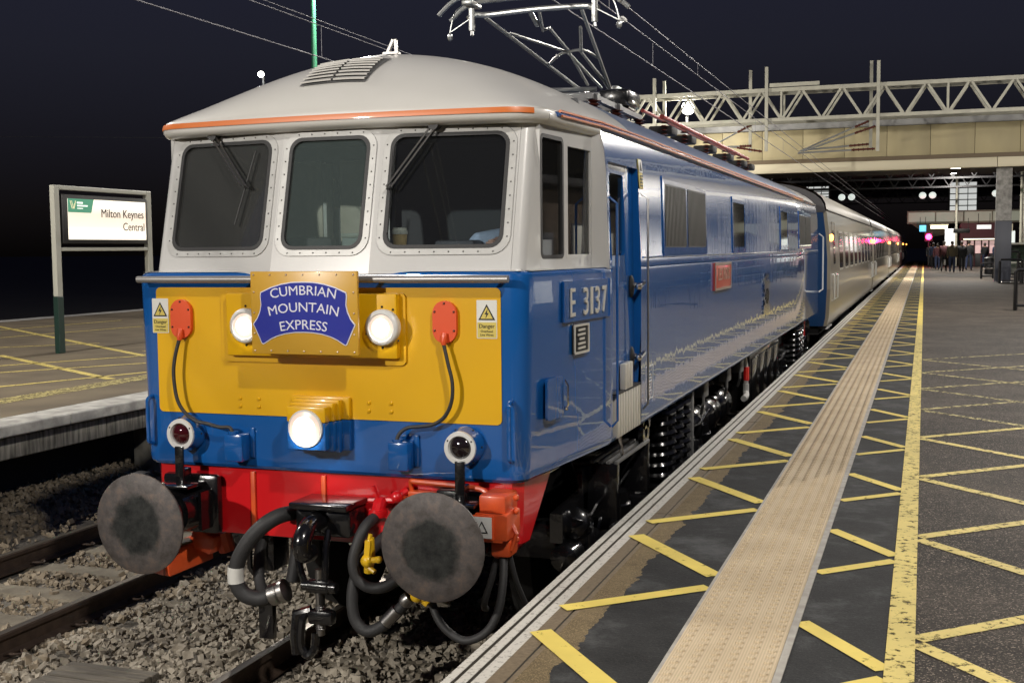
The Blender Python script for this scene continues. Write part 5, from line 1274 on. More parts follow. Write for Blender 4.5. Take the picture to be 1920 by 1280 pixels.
for x in (-.66, .66):
    sx = 1 if x > 0 else -1
    g = G(); g.path(catmull([(.62*sx, 4.33, 4.62), (.70*sx, 4.33, 4.56), (.745*sx, 4.33, 4.42), (.75*sx, 4.33, 4.36)], 4), .006, 6); g.path([(.56*sx, 4.33, 4.50), (.74*sx, 4.33, 4.40)], .006, 6); g.sphere((.75*sx, 4.33, 4.36), .024, 8, 6, (1, 1, 1.5)); g.build('horn_wire', M['tube'], pan)
g = G(); g.path(catmull([(-.5, 4.1, 3.80), (-.2, 4.9, 3.88), (0, 5.6, 3.98), (.1, 6.2, 4.02)], 4), .008, 6); g.build('flexible_lead', M['wire'], pan)

# ------------------------------------------------------------------ headboard hung on the front
hbd = thing('headboard', 'ochre train headboard with blue shield lettered Cumbrian Mountain Express on the cab front', 'headboard', (0, .35, 1.97))
BX0, BX1, BZ0, BZ1, BY = -.322, .326, 1.971, 2.419, .335
g = G(); g.bx(BX0, BX1, BY, BY+.022, BZ0, BZ1, .005); g.build('board', M['boardyellow'], hbd)
g = G()
for i in range(7):
    x = BX0+.022+(BX1-BX0-.044)*i/6
    for z in (BZ0+.018, BZ1-.018): g.sphere((x, BY-.001, z), .0055, 6, 4)
for i in range(1, 4):
    for x in (BX0+.022, BX1-.022): g.sphere((x, BY-.001, BZ0+(BZ1-BZ0)*i/4), .0055, 6, 4)
g.build('screw_heads', M['brass'], hbd)
g = G(); g.bx(-.05, .05, BY+.023, .50, 2.05, 2.3, .01); g.bx(-.2, .2, BY+.023, BY+.05, 2.1, 2.14); g.build('mounting_bracket', M['dull'], hbd)
half = [(.5, .122), (.40, .126), (.30, .148), (.20, .188), (.098, .25), (.094, .30), (.100, .40), (.088, .48), (.062, .56), (.021, .635), (.05, .72), (.08, .81), (.098, .868), (.112, .884), (.130, .874), (.19, .822), (.25, .785), (.33, .754), (.42, .737), (.5, .734)]
sh = half+[(1-a, b) for a, b in half[::-1][1:-1]]
uv = lambda a, b: (BX0+a*(BX1-BX0), BZ1-b*(BZ1-BZ0))
pol = [uv(a, b) for a, b in sh]
cx_, cz_ = uv(.5, .5)
g = G(); g.plate([pol], .004, lambda v: (v[0], BY-.002+v[2], v[1])); shd = g.build('shield', M['lilac'], hbd, smooth=0)
def inset(P, d):
    n = len(P); o_ = []
    A = sum(P[i][0]*P[(i+1) % n][1]-P[(i+1) % n][0]*P[i][1] for i in range(n))
    for i in range(n):
        a, b, c = Vector(P[i-1]), Vector(P[i]), Vector(P[(i+1) % n]); d1 = (b-a).normalized(); d2 = (c-b).normalized(); t = (d1+d2).normalized()
        nn_ = Vector((-t.y, t.x))*(1 if A > 0 else -1); k = d/max(.5, nn_.dot(Vector((-d1.y, d1.x))*(1 if A > 0 else -1))); o_.append(tuple(b+nn_*k))
    return o_
g = G(); g.plate([inset(pol, .0055)], .004, lambda v: (v[0], BY-.0045+v[2], v[1])); g.build('blue_field', M['boardblue'], shd, smooth=0)
g = G()
for body, wd, rad, zc in (('CUMBRIAN', .400, .95, 2.318), ('MOUNTAIN', .428, .92, 2.228), ('EXPRESS', .287, .80, 2.134)):
    fit_text(g, body, wd, .051, lambda v, rad=rad, zc=zc: (.004+(rad+v[1])*math.sin(v[0]/rad), BY-.0072+v[2], zc+(rad+v[1])*math.cos(v[0]/rad)-rad), .002)
g.build('lettering', M['lilac'], shd, smooth=0)

# ------------------------------------------------------------------ things in the cab
t = thing('coffee_cup', 'brown paper coffee cup with pale lid behind the right windscreen', 'cup', (.39, .73, 2.50))
g = G(); g.lathe([(.033, 0), (.043, .115)], (.392, .735, 2.50), (0, 0, 1), 18); g.build('cup_body', M['cup'], t)
g = G(); g.lathe([(.046, .115), (.047, .135), (.040, .137), (.040, .15), (.02, .152)], (.392, .735, 2.50), (0, 0, 1), 18); g.build('lid', M['lid'], t)
t = thing('paper_box', 'small white paper carton standing behind the centre windscreen', 'carton', (.08, .80, 2.50))
g = G(); g.bx(.02, .15, .76, .88, 2.50, 2.60, .006); g.build('carton', M['paper'], t)
g = G(); g.bx(.015, .155, .755, .885, 2.60, 2.625, .004); g.build('lid', M['lid'], t)

def skinned(name, verts, edges, radii, parent, m, fn=None, levels=2):
    me = bpy.data.meshes.new('tmp'); me.from_pydata(verts, edges, [])
    o = bpy.data.objects.new('tmp', me); col.objects.link(o)
    sk = o.modifiers.new('skin', 'SKIN'); sk.use_smooth_shade = True
    for i, rr in enumerate(radii): me.skin_vertices[0].data[i].radius = rr if isinstance(rr, tuple) else (rr, rr)
    me.skin_vertices[0].data[0].use_root = True
    sb = o.modifiers.new('sub', 'SUBSURF'); sb.levels = levels; sb.render_levels = levels
    dg = bpy.context.evaluated_depsgraph_get(); m2 = bpy.data.meshes.new_from_object(o.evaluated_get(dg))
    bpy.data.objects.remove(o); m2.name = name
    m2.materials.clear()
    for q in (m if isinstance(m, list) else [m]): m2.materials.append(q)
    if fn:
        for p_ in m2.polygons: p_.material_index = fn(p_.center)
    for p_ in m2.polygons: p_.use_smooth = True
    r_ = bpy.data.objects.new(name, m2); col.objects.link(r_)
    if parent: r_.parent = parent
    return r_
def hand(base, dirv, side, parent):
    """palm and five short curled fingers"""
    b = Vector(base); d = Vector(dirv).normalized(); s = Vector(side).normalized(); dn = d.cross(s)
    V = [b, b+d*.05, b+d*.085]; Ed = [(0, 1), (1, 2)]; Ra = [.026, (.034, .018), (.036, .016)]
    for i, (o_, l_) in enumerate(((-.028, .060), (-.010, .070), (.010, .066), (.027, .052))):
        k = len(V); V += [b+d*.088+s*o_, b+d*(.088+l_*.5)+s*o_*1.1+dn*.006, b+d*(.088+l_*.85)+s*o_*1.1+dn*.030]; Ed += [(2, k), (k, k+1), (k+1, k+2)]; Ra += [.0095, .009, .008]
    k = len(V); V += [b+d*.035+s*-.034, b+d*.065+s*-.055+dn*.01, b+d*.09+s*-.058+dn*.025]; Ed += [(1, k), (k, k+1), (k+1, k+2)]; Ra += [.012, .0105, .009]
    return skinned('hand', [tuple(v) for v in V], Ed, Ra, parent, M['skin'], levels=1)
# driver bent forward over the desk
dr = thing('person', 'driver in a pale blue shirt bending forward inside the cab', 'person', (0, 0, 0))
V = [(.72, 1.42, 2.06), (.78, 1.36, 2.28), (.86, 1.20, 2.50), (.93, 1.04, 2.575), (.94, .93, 2.545), (.93, .84, 2.50), (.92, .80, 2.44),
     (1.02, 1.06, 2.585), (1.07, 1.00, 2.50), (1.06, .86, 2.46), (1.03, .78, 2.515),
     (.76, 1.06, 2.56), (.66, 1.0, 2.46), (.70, .84, 2.53),
     (.85, 1.36, 2.02), (.88, 1.02, 2.02), (.88, 1.0, 1.60), (.88, .92, 1.47), (.60, 1.36, 2.02), (.58, 1.02, 2.02), (.58, 1.0, 1.60), (.58, .92, 1.47)]
Ed = [(0, 1), (1, 2), (2, 3), (3, 4), (4, 5), (5, 6), (3, 7), (7, 8), (8, 9), (9, 10), (3, 11), (11, 12), (12, 13), (0, 14), (14, 15), (15, 16), (16, 17), (0, 18), (18, 19), (19, 20), (20, 21)]
Ra = [.15, .15, .16, .13, .06, .085, .07, .085, .055, .042, .034, .085, .055, .036, .09, .075, .055, .045, .09, .075, .055, .045]
def dmat(c):
    if c.z < 2.06: return 2
    if c.y < .90 and c.x < 1.0 and c.x > .8: return 1
    if c.y < .845: return 1
    return 0
skinned('body', V, Ed, Ra, dr, [M['shirt'], M['skin'], M['navy']], dmat)
hand((1.03, .785, 2.51), (-.5, -.35, .25), (0, .6, .8), dr); hand((.70, .845, 2.525), (.3, -.6, 0), (1, .3, 0), dr)
g = G(); g.sphere((.925, .80, 2.475), .092, 12, 8, (1, 1.1, .8)); g.build('hair', M['hair'], dr)

# ------------------------------------------------------------------ overhead line
def wire(x, z, rad, label, y0=-14, y1=120, grp='overhead line wires', droppers=()):
    t = thing('overhead_wire', label, 'overhead wire', (x, 0, z), grp)
    g = G(); g.path([(x, y, z+.0*math.sin(y)) for y in (y0, 10, 40, 80, y1)], rad, 6); g.build('conductor', M['wire'], t)
    for y, za in droppers:
        g = G(); g.path([(x, y, z), (x, y, za)], .003, 5); g.build('dropper', M['wire'], t)
    return t
wire(0, 4.728, .0075, 'contact wire touching the raised pantograph above the locomotive', droppers=((9.0, 5.0), (13.6, 5.0), (18.2, 5.0), (23, 5.0)))
cw = wire(0, 5.02, .0065, 'middle overhead wire with a white clamp above the locomotive', droppers=((6.9, 5.18), (12, 5.18)))
g = G(); g.lathe([(.01, 0), (.03, .02), (.03, .12), (.01, .16)], (0, 7.45, 5.02), (0, 1, 0), 10); g.build('clamp', M['lampwhite'], cw)
wire(0, 5.19, .0065, 'topmost overhead wire above the locomotive track')
wire(-3.4, 4.735, .0075, 'lowest overhead wire above the empty left track', droppers=((6.95, 5.1), (12, 5.1), (17, 5.1)))
wire(-3.42, 5.10, .006, 'lower wire of the close pair above the empty left track')
wire(-3.40, 5.145, .006, 'upper wire of the close pair above the empty left track')
t = thing('overhead_wire', 'faint wire running beyond the left platform at the far left', 'overhead wire', (-20, 40, 8), 'overhead line wires')
g = G(); g.path([(-60, 50, 9.9), (-22, 50, 8.2), (-10, 50, 7.9)], .012, 6); g.build('conductor', M['hull'], t)

# lattice gantry across the tracks
GY = 45.0
ga = thing('overhead_gantry', 'pale lattice steel gantry spanning the tracks in front of the bridge', 'gantry', (0, GY, ZP))
GX0, GX1 = -16.0, 14.0
for yy in (GY, GY+1.1):
    g = G(); g.bx(GX0, GX1, yy-.06, yy+.06, 8.93, 9.09); g.build('top_chord', M['gantry'], ga)
    g = G(); g.bx(GX0, GX1, yy-.06, yy+.06, 7.72, 7.86); g.build('bottom_chord', M['gantry'], ga)
    x = GX0+.5; n = 0
    while x < GX1-1:
        for a, b in ((x+.06, x+.75), (x+.87, x+1.56)):
            up = (a, b) if a == x+.06 else (a, b)
            z0, z1 = (7.86, 8.93) if a == x+.06 else (8.93, 7.86)
            g = G(); g.bar((a, yy, z0), (b, yy, z1), .09, .07, up=(0, 1, 0)); g.build('diagonal', M['gantry'], ga)
        x += 1.62; n += 1
        if n % 4 == 0:
            g = G(); g.bx(x-.04, x+.04, yy-.03, yy+.03, 7.86, 8.93); g.build('upright', M['gantry'], ga)
for x in [GX0+.5+1.62*i for i in range(0, 18, 2)]:
    g = G(); g.bar((x, GY+.06, 8.99), (x+1.62, GY+1.04, 8.99), .05, .05); g.build('cross_brace', M['gantry'], ga)
for x in (GX0, GX1):
    g = G(); g.bx(x-.2, x+.2, GY+.3, GY+.8, ZP, 9.1); g.build('mast', M['gantry'], ga)
g = G(); g.bx(-3.0, -1.0, GY-.2, GY-.12, 9.11, 9.26); g.build('cable_tray', M['gantry'], ga)
for (x, yy, z0, z1) in ((-7.85, GY-.11, 6.9, 9.75), (-7.70, GY+1.2, 6.9, 9.8), (-3.97, GY+1.2, 6.6, 10.05), (-3.13, GY-.11, 6.5, 9.95), (.97, GY+1.2, 6.6, 10.15), (1.30, GY-.11, 6.35, 9.95)):
    g = G(); g.bx(x-.065, x+.065, yy-.05, yy+.05, z0, z1); g.build('drop_post', M['gantry'], ga)
def arm(a, b, k, rad=.035):
    a, b = Vector(a), Vector(b); m_ = a+(b-a)*k
    g = G(); g.path([m_, b], rad, 8); o = g.build('cantilever_tube', M['tube'], ga)
    g = G(); g.path([a, m_], rad*1.2, 8)
    for q in range(5):
        p_ = a+(m_-a)*(q+.5)/5; g.lathe([(rad, -.03), (rad*2.1, 0), (rad, .03)], p_, (m_-a), 10)
    g.build('insulator', M['insul'], o)
arm((1.20, GY-.1, 7.35), (-1.65, GY-.1, 6.45), .28); arm((1.2, GY-.1, 6.45), (-1.85, GY-.1, 6.38), .30); arm((.9, GY+1.2, 7.7), (-1.9, GY+1.2, 6.55), .2)
arm((.9, GY+1.2, 6.75), (-1.75, GY+1.2, 6.6), .3); arm((-3.9, GY+1.1, 7.75), (-6.3, GY+1.1, 6.55), .25); arm((-3.3, GY-.1, 6.5), (-4.6, GY-.1, 6.75), .8); arm((-3.9, GY+1.1, 6.85), (-5.6, GY+1.1, 6.85), .3)
# floodlight beyond the gantry
t = thing('floodlight', 'bright white floodlight glowing beyond the lattice gantry above the locomotive roof', 'floodlight', (-6.85, 47.5, ZP))
g = G(); g.cyl((-6.95, 47.5, ZP), (-6.95, 47.5, 8.7), .08, .06, 10); g.build('pole', M['hull'], t)
g = G(); g.lathe([(.30, 0), (.26, .16), (.05, .22)], (-6.85, 47.25, 8.72), (0, 1, 0), 20); g.build('housing', M['hull'], t)
g = G(); g.lathe([(.29, -.002), (.24, -.06), (.01, -.10)], (-6.85, 47.25, 8.72), (0, 1, 0), 20); g.build('lamp', M['whitelamp'], t)
ld = bpy.data.lights.new('lamp_light', 'POINT'); ld.energy = 700; ld.shadow_soft_size = .2; ld.color = LW; lo = bpy.data.objects.new('lamp_light', ld); place(lo, t, (-6.85, 46.8, 8.72))
t = thing('street_light', 'tiny bright street light beyond the left side of the cab roof', 'street light', (-24.1, 40, ZP))
g = G(); g.cyl((-24.1, 40.2, -.5), (-24.1, 40.2, 10.3), .08, .06, 8); g.build('pole', M['dull'], t)
g = G(); g.sphere((-24.1, 40, 10.2), .13, 12, 8); g.build('lamp', M['whitelamp'], t)
ld = bpy.data.lights.new('lamp_light', 'POINT'); ld.energy = 150; ld.shadow_soft_size = .2; lo = bpy.data.objects.new('lamp_light', ld); place(lo, t, (-24.1, 39.6, 10.2))

# bridge over the platforms
BYY = 49.2
br = thing('station_bridge', 'beige panelled station bridge over the tracks behind the lattice gantry', 'bridge', (0, BYY, ZP))
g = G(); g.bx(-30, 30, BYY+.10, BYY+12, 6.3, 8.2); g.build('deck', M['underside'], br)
x = -28.0
x0s = [6.9-1.79*i for i in range(20)]
for x in x0s:
    g = G(); g.bx(x-1.79+.008, x-.008, BYY, BYY+.12, 6.44, 7.74, .01); g.build('fascia_panel', M['fascia'], br)
for i in range(3):
    g = G(); g.bx(6.9+1.79*i+.008, 6.9+1.79*(i+1)-.008, BYY, BYY+.12, 6.44, 7.74, .01); g.build('fascia_panel', M['fascia'], br)
g = G(); g.bx(-29, 12.3, BYY-.10, BYY+.12, 7.75, 8.26, .02); g.build('parapet_band', M['fasciagrey'], br)
g = G(); g.bx(-29, 12.3, BYY-.04, BYY+.12, 6.25, 6.435); g.build('lip', M['brown'], br)
for a, b in ((-29, 6.0), (6.02, 12.3)):
    g = G(); g.bx(a, b, BYY-.16, BYY+.3, 5.84, 6.245, .012); g.build('edge_beam', M['flange'], br)
for x, y in ((6.35, 50.0), (-13.0, 50.0), (9.6, 60), (-13, 60)):
    g = G(); g.bx(x-.31, x+.31, y-.3, y+.3, 3.56, 5.835, .02); c_o = g.build('column', M['conc'], br)
    g = G(); g.bx(x-.325, x+.325, y-.315, y+.315, ZP, 3.555, .012); g.build('painted_base', M['slate'], c_o)
    g = G(); g.bx(x-.36, x+.36, y-.35, y+.35, ZP, ZP+.05, .01); g.build('foot_trim', M['chrome'], c_o)
# dark station roof beyond
rf = thing('station_roof', 'dark station roof with lattice trusses beyond the bridge', 'roof', (0, 70, 7))
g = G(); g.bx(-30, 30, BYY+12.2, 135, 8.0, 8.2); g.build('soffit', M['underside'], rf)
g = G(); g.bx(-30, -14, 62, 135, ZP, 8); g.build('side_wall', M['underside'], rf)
for y in (63, 74, 86, 104, 118):
    g = G(); g.bx(-14, 16, y-.06, y+.06, 7.75, 7.9); g.bx(-14, 16, y-.06, y+.06, 6.7, 6.82)
    for i in range(24):
        x = -14+i*1.25; g.bar((x, y, 6.8), (x+.62, y, 7.8), .06, .06, up=(0, 1, 0)); g.bar((x+.62, y, 7.8), (x+1.25, y, 6.8), .06, .06, up=(0, 1, 0))
    prop(g.build('lattice_truss', M['darktruss'] if 'darktruss' in M else M['darksteel'], rf))
# globe lamps under the roof, in pairs
GP = 'round lamps hanging under the station roof'
for i, (x, z, lb) in enumerate(((-3.1, 6.42, 'round hanging lamp above the coaches, leftmost of the row under the roof'), (-2.35, 6.42, 'round hanging lamp second from left in the row under the roof'), (2.95, 6.42, 'round hanging lamp third from left under the roof above the walkway end'), (3.68, 6.42, 'round hanging lamp fourth from left under the roof left of the glazed tower'), (8.2, 6.45, 'round hanging lamp beside the bridge column'))):
    t = thing('hanging_lamp', lb, 'hanging lamp', (x, 92, z), GP)
    g = G(); g.sphere((x, 92, z), .27, 14, 10, (1, 1, .95)); g.build('globe', M['globe'], t)
    g = G(); g.cyl((x, 92, z+.25), (x, 92, 8.0), .02, .02, 6); g.build('rod', M['darksteel'], t)
# glazed footbridge at the far end
fb = thing('glazed_walkway', 'lit glazed walkway crossing above the far end of the platform', 'walkway', (7, 95, 4.4))
g = G(); g.bx(1.8, 16, 95, 98, 4.30, 4.44); g.build('floor_beam', M['walkbeam'], fb)
g = G(); g.bx(1.8, 16, 95, 98, 5.18, 5.30); g.build('roof_beam', M['walkbeam'], fb)
for i in range(7):
    x = 1.8+i*2.1
    g = G(); g.bx(x, x+.10, 94.97, 95.06, 4.44, 5.18); g.build('mullion', M['walkbeam'], fb)
    g = G(); g.bx(x+.10, x+2.1, 95.02, 95.05, 4.44, 5.18); g.build('pane', M['panelglow'], fb)
g = G(); g.add([(2.1, 95.1, 4.3), (5.0, 95.1, 4.3), (4.6, 95.1, 3.4), (3.6, 95.1, 3.2)], [(0, 1, 2, 3)]); g.build('stair_soffit', M['brown'], fb)
def tower(x0, x1, z0, z1, y, label):
    t = thing('glass_tower', label, 'glazed tower', ((x0+x1)/2, y, z0)); n = 5
    for i in range(n):
        a = z0+(z1-z0)*i/n; b = z0+(z1-z0)*(i+1)/n
        g = G(); g.bx(x0, x1, y, y+.1, a+.03, b-.05); g.build('glass_band', M['towerglow'], t)
        g = G(); g.bx(x0-.04, x1+.04, y-.03, y+.15, b-.05, b+.03); g.build('transom', M['darksteel'], t)
    for i in range(4):
        x = x0+(x1-x0)*i/3; g = G(); g.bx(x-.03, x+.03, y-.02, y+.12, z0, z1); g.build('mullion', M['darksteel'], t)
    g = G(); g.bx(x0-.1, x1+.1, y+.2, y+2, ZP, z1); g.build('core', M['underside'], t)
tower(5.05, 7.15, 5.32, 7.75, 99, 'tall white lit glass tower above the glazed walkway')
tower(-6.5, -4.6, 6.55, 7.7, 99, 'small white lit glass tower seen behind the tail of the locomotive')
# kiosks, signs and lights at the far end of the platform
t = thing('kiosk', 'dark kiosk with pink lit windows under the glazed walkway', 'kiosk', (7.0, 90, ZP))
g = G(); g.bx(5.7, 9.3, 90, 93, 2.9, 4.2, .03); g.build('fascia', M['maroon'], t)
g = G(); g.bx(5.7, 9.3, 90.2, 93, ZP, 1.9, .02); g.build('counter', M['darksteel'], t)
for i in range(7):
    x = 5.75+i*.5; g = G(); g.bx(x, x+.40, 90.12, 90.2, 1.92, 2.88); g.build('window', M['pinkglow'], t)
    g = G(); g.bx(x+.40, x+.49, 90.05, 90.2, ZP, 2.9); g.build('mullion', M['maroon'], t)
g = G(); g.bx(8.6, 8.75, 89.9, 90.0, ZP, 4.1); g.bx(9.2, 9.32, 89.9, 90.0, ZP, 4.1); g.build('pale_post', M['flange'], t)
t = thing('light_canopy', 'bright cream lit canopy light at the far end of the platform', 'canopy light', (4.2, 88, 3.9))
g = G(); g.bx(3.55, 4.75, 88, 88.3, 3.78, 4.02, .03); g.build('lamp', M['warmglow'], t)
g = G(); g.bx(3.5, 4.8, 87.95, 88.4, 4.03, 4.1); g.build('hood', M['flange'], t)
t = thing('notice_board', 'white notice board under the walkway behind the passengers', 'notice board', (4.9, 87, ZP))
g = G(); g.bx(4.55, 5.25, 87, 87.08, 2.4, 3.75, .02); g.build('board', M['boardglow'] if 'boardglow' in M else M['lampwhite'], t)
g = G(); g.bx(4.6, 4.68, 87, 87.06, ZP, 2.4); g.bx(5.12, 5.2, 87, 87.06, ZP, 2.4); g.build('legs', M['postcream'], t)
t = thing('signal', 'glowing red platform signal beyond the coaches', 'signal', (3.45, 92, ZP))
g = G(); g.cyl((3.45, 92.1, ZP), (3.45, 92.1, 3.6), .06, .06, 10); g.build('post', M['dull'], t)
g = G(); g.bx(3.15, 3.75, 92, 92.2, 2.85, 3.6, .03); g.build('backboard', M['dull'], t)
g = G(); g.lathe([(.22, 0), (.2, -.05), (.02, -.09)], (3.45, 92, 3.22), (0, 1, 0), 18); g.build('red_lamp', M['redlamp'], t)
ld = bpy.data.lights.new('red_light', 'POINT'); ld.energy = 110; ld.color = (1, .03, .16); ld.shadow_soft_size = .25; lo = bpy.data.objects.new('red_light', ld); place(lo, t, (3.3, 91.4, 3.22))
t = thing('round_sign', 'round white lit sign right of the bridge column', 'sign', (7.55, 70, ZP))
g = G(); g.cyl((7.35, 70, ZP), (7.35, 70, 2.9), .04, .04, 8); g.build('post', M['hull'], t)
g = G(); g.lathe([(.01, 0), (.26, 0), (.26, .06), (.01, .06)], (7.35, 69.9, 3.2), (0, 1, 0), 20); g.build('disc', M['whitedisc'] if 'whitedisc' in M else M['globe'], t)
t = thing('poster_frame', 'square white poster frame beside the round lit sign', 'poster', (7.9, 70.5, ZP))
g = G(); g.bx(7.62, 8.2, 70.5, 70.56, 2.65, 3.35, .02); g.build('poster', M['globe'], t); g = G(); g.bx(7.86, 7.96, 70.5, 70.55, ZP, 2.65); g.build('post', M['hull'], t)
t = thing('seat_shelter', 'low pale waiting shelter right of the bridge column', 'shelter', (8.5, 66, ZP))
g = G(); g.bx(7.0, 12, 66, 66.1, 1.5, 1.6); g.bx(7.0, 12, 66.0, 68, 2.55, 2.65); g.build('rails', M['postcream'], t)
g = G(); g.bx(7.0, 12, 66.05, 66.09, 1.6, 2.5); g.build('glass_screen', M['sglass'], t); g = G(); g.bx(7.0, 12, 67.9, 68, ZP, 2.55); g.build('back_wall', M['conc'], t)
# barriers and seats round the column
def hoop(x0, x1, y, h, label, seat=False):
    t = thing('hoop_barrier', label, 'barrier', ((x0+x1)/2, y, ZP), 'dark metal barriers and seats by the column')
    g = G(); g.path([(x0, y, ZP), (x0, y, ZP+h-.06), (x0+.06, y, ZP+h), (x1-.06, y, ZP+h), (x1, y, ZP+h-.06), (x1, y, ZP)], .045, 8); g.build('hoop', M['bench'], t)
    g = G(); g.path([(x0, y, ZP+.12), (x1, y, ZP+.12)], .03, 6); g.path([(x0+.05, y+.45, ZP), (x0+.05, y+.45, ZP+h*.9), (x0, y, ZP+h*.9)], .035, 6); g.path([(x1-.05, y+.45, ZP), (x1-.05, y+.45, ZP+h*.9), (x1, y, ZP+h*.9)], .035, 6); g.build('rail', M['bench'], t)
    if seat:
        g = G(); g.box(((x0+x1)/2, y+.2, ZP+.5), (x1-x0, .42, .05), None, .015); g.build('seat', M['chrome'], t)
hoop(6.15, 7.05, 48.4, 1.0, 'dark hoop barrier in front of the bridge column')
hoop(5.75, 6.35, 56, .75, 'dark metal seat frame left of the bridge column', True)
hoop(6.75, 7.3, 54, 1.3, 'tall dark barrier right of the bridge column')
hoop(5.28, 6.3, 26.2, 1.0, 'dark hoop barrier cut by the right edge of the view')

# passenger coaches
def coach(y0, L=20.0):
    t = thing('passenger_coach', 'silver cream passenger coach', 'coach', (0, y0, 0), 'coaches coupled behind the locomotive')
    W_ = 1.43; y1 = y0+L
    P = [(1.37, .98), (1.405, 1.15), (W_, 1.7), (W_, 2.3), (1.40, 2.75), (1.34, 3.22)]
    ys = [y0+.03, y0+.10, (y0+y1)/2, y1-.10, y1-.03]; ins = [.06, 0, 0, 0, .06]
    g = G()
    for sx in (1, -1): g.grid([[(sx*(x-d), y, z) for y, d in zip(ys, ins)] for x, z in P if z >= 1.7])
    bd = g.build('body', M['coach'], t, smooth=40)
    g = G()
    for sx in (1, -1): g.grid([[(sx*(x-d), y, z) for y, d in zip(ys, ins)] for x, z in P if z <= 1.7])
    g.build('lower_body', M['coachlow'], t, smooth=40)
    g = G(); n = 16
    def rz(a): return (1.345*math.cos(a), 3.22+.62*math.sin(a)**.85 if a not in (0, math.pi) else 3.22)
    g.grid([[(rz(math.pi*i/n)[0], y, rz(math.pi*i/n)[1]) for i in range(n+1)] for y in (y0+.06, y1-.06)]); g.build('roof', M['coachroof'], t, smooth=50)
    for y in (y0+.03, y1-.03):
        g = G(); pe = [(x-.06, z) for x, z in P]+[(-(x-.06), z) for x, z in P[::-1]]
        g.prism(pe, lambda a, b, q, y=y: (a, y+q, b), .02 if y > y0+1 else -.02); g.build('end_panel', M['coachend'], t, smooth=0)
        g = G(); g.prism([(rz(math.pi*i/n)[0]*.985, 3.19+(rz(math.pi*i/n)[1]-3.22)*.97) for i in range(n+1)], lambda a, b, q, y=y: (a, y+q, b), .03 if y > y0+1 else -.03); g.build('roof_end', M['coachroofend'], t, smooth=0)
        g = G(); s_ = 1 if y > y0+1 else -1
        g.bx(-.46, .46, y+s_*.02, y+s_*.30, 1.15, 3.2, .03); g.build('gangway', M['rubber'], t)
    for sx in (1, -1):
        for i in range(8):
            a = y0+2.55+i*1.92
            def sx_(z): return W_-.002 if z < 2.3 else W_-.03*(z-2.3)/.45
            g = G(); g.plate([rrect(a, 2.02, a+1.22, 2.86, .08)], .012, lambda v, sx=sx: (sx*(sx_(v[1])+.006+v[2]), v[0], v[1])); wn = g.build('window', M['coachroof'], t, smooth=0)
            g = G(); g.plate([rrect(a+.05, 2.07, a+1.17, 2.81, .06)], .006, lambda v, sx=sx: (sx*(sx_(v[1])+.0135+v[2]), v[0], v[1])); g.build('pane', M['cwin'], wn, smooth=0)
        for a in (y0+.75, y1-1.55):
            F = lambda d: (lambda v: (sx*(sx_(v[1])+d+v[2]), v[0], v[1]))
            g = G(); g.plate([rrect(a, 1.72, a+.78, 3.02, .05), rrect(a+.014, 1.735, a+.766, 3.005, .04)[::-1]], .008, F(.004)); dd = g.build('door', M['coachlow'], t, smooth=0)
            g = G(); g.plate([rrect(a+.14, 2.18, a+.64, 2.85, .05)], .008, F(.006)); g.build('door_window', M['cwin'], dd, smooth=0)
            for q in (a-.07, a+.85):
                g = G(); g.path([(sx*(W_-.01), q, 1.45), (sx*(W_+.04), q, 1.48), (sx*(W_+.04), q, 1.95), (sx*(W_-.01), q, 1.98)], .014, 6); g.build('grab_rail', M['lampwhite'], dd)
            g = G(); g.bx(sx*(W_+.012), sx*(W_+.05), a+.55, a+.68, 1.92, 1.97, .01); g.build('handle', M['chrome'], dd)
        for a in (y0+.35, y1-.45):
            g = G(); g.sphere((sx*(W_-.005), a, 2.70), .055, 10, 8, (.7, 1, 1.3)); lp_ = g.build('door_lamp', M['orangelamp'], t)
        g = G(); g.path([(sx*1.35, y0+.1, 3.235), (sx*1.35, y1-.1, 3.235)], .015, 6); g.build('gutter', M['coachroofend'], t)
    g = G(); g.bx(-1.2, 1.2, y0+.2, y1-.2, .80, .97); g.bx(-1.15, 1.15, y0+7.5, y0+11.5, .42, .80, .03); g.build('underframe', M['dull'], t)
    for yc in (y0+2.9, y1-2.9):
        g = G(); 
        for sx in (1, -1):
            g.bx(sx*1.0, sx*1.12, yc-1.6, yc+1.6, .48, .68, .02)
            for q in (-1.3, 1.3): g.lathe([(.46, 0), (.48, .05), (.46, .1), (.1, .12)], (sx*.72, yc+q, .46), (sx, 0, 0), 24); g.lathe([(.13, 0), (.13, .2)], (sx*1.0, yc+q, .46), (sx, 0, 0), 12)
        prop(g.build('bogie', M['dull'], t), kind='stuff')
    for sx in (1, -1):
        g = G(); g.bx(sx*1.12, sx*1.36, y0+.35, y0+1.6, .90, .93); g.build('step_board', M['lampwhite'], t)
        for y, s_ in ((y0, -1), (y1, 1)):
            g = G(); g.lathe([(.09, 0), (.09, .3), (.2, .33), (.2, .37)], (sx*.87, y, 1.06), (0, s_, 0), 14); g.build('buffer', M['dull'], t)
    return t
c0 = coach(18.35)
lbs = ['silver cream coach with a blue end directly behind the locomotive', 'silver cream coach, second behind the locomotive', 'silver cream coach, third behind the locomotive', 'silver cream coach, fourth behind the locomotive', 'last silver cream coach near the red signal']
for i, lb in enumerate(lbs):
    c = c0 if i == 0 else copy_tree(c0)
    c.location.y = 18.35+i*20.75; c['label'] = lb

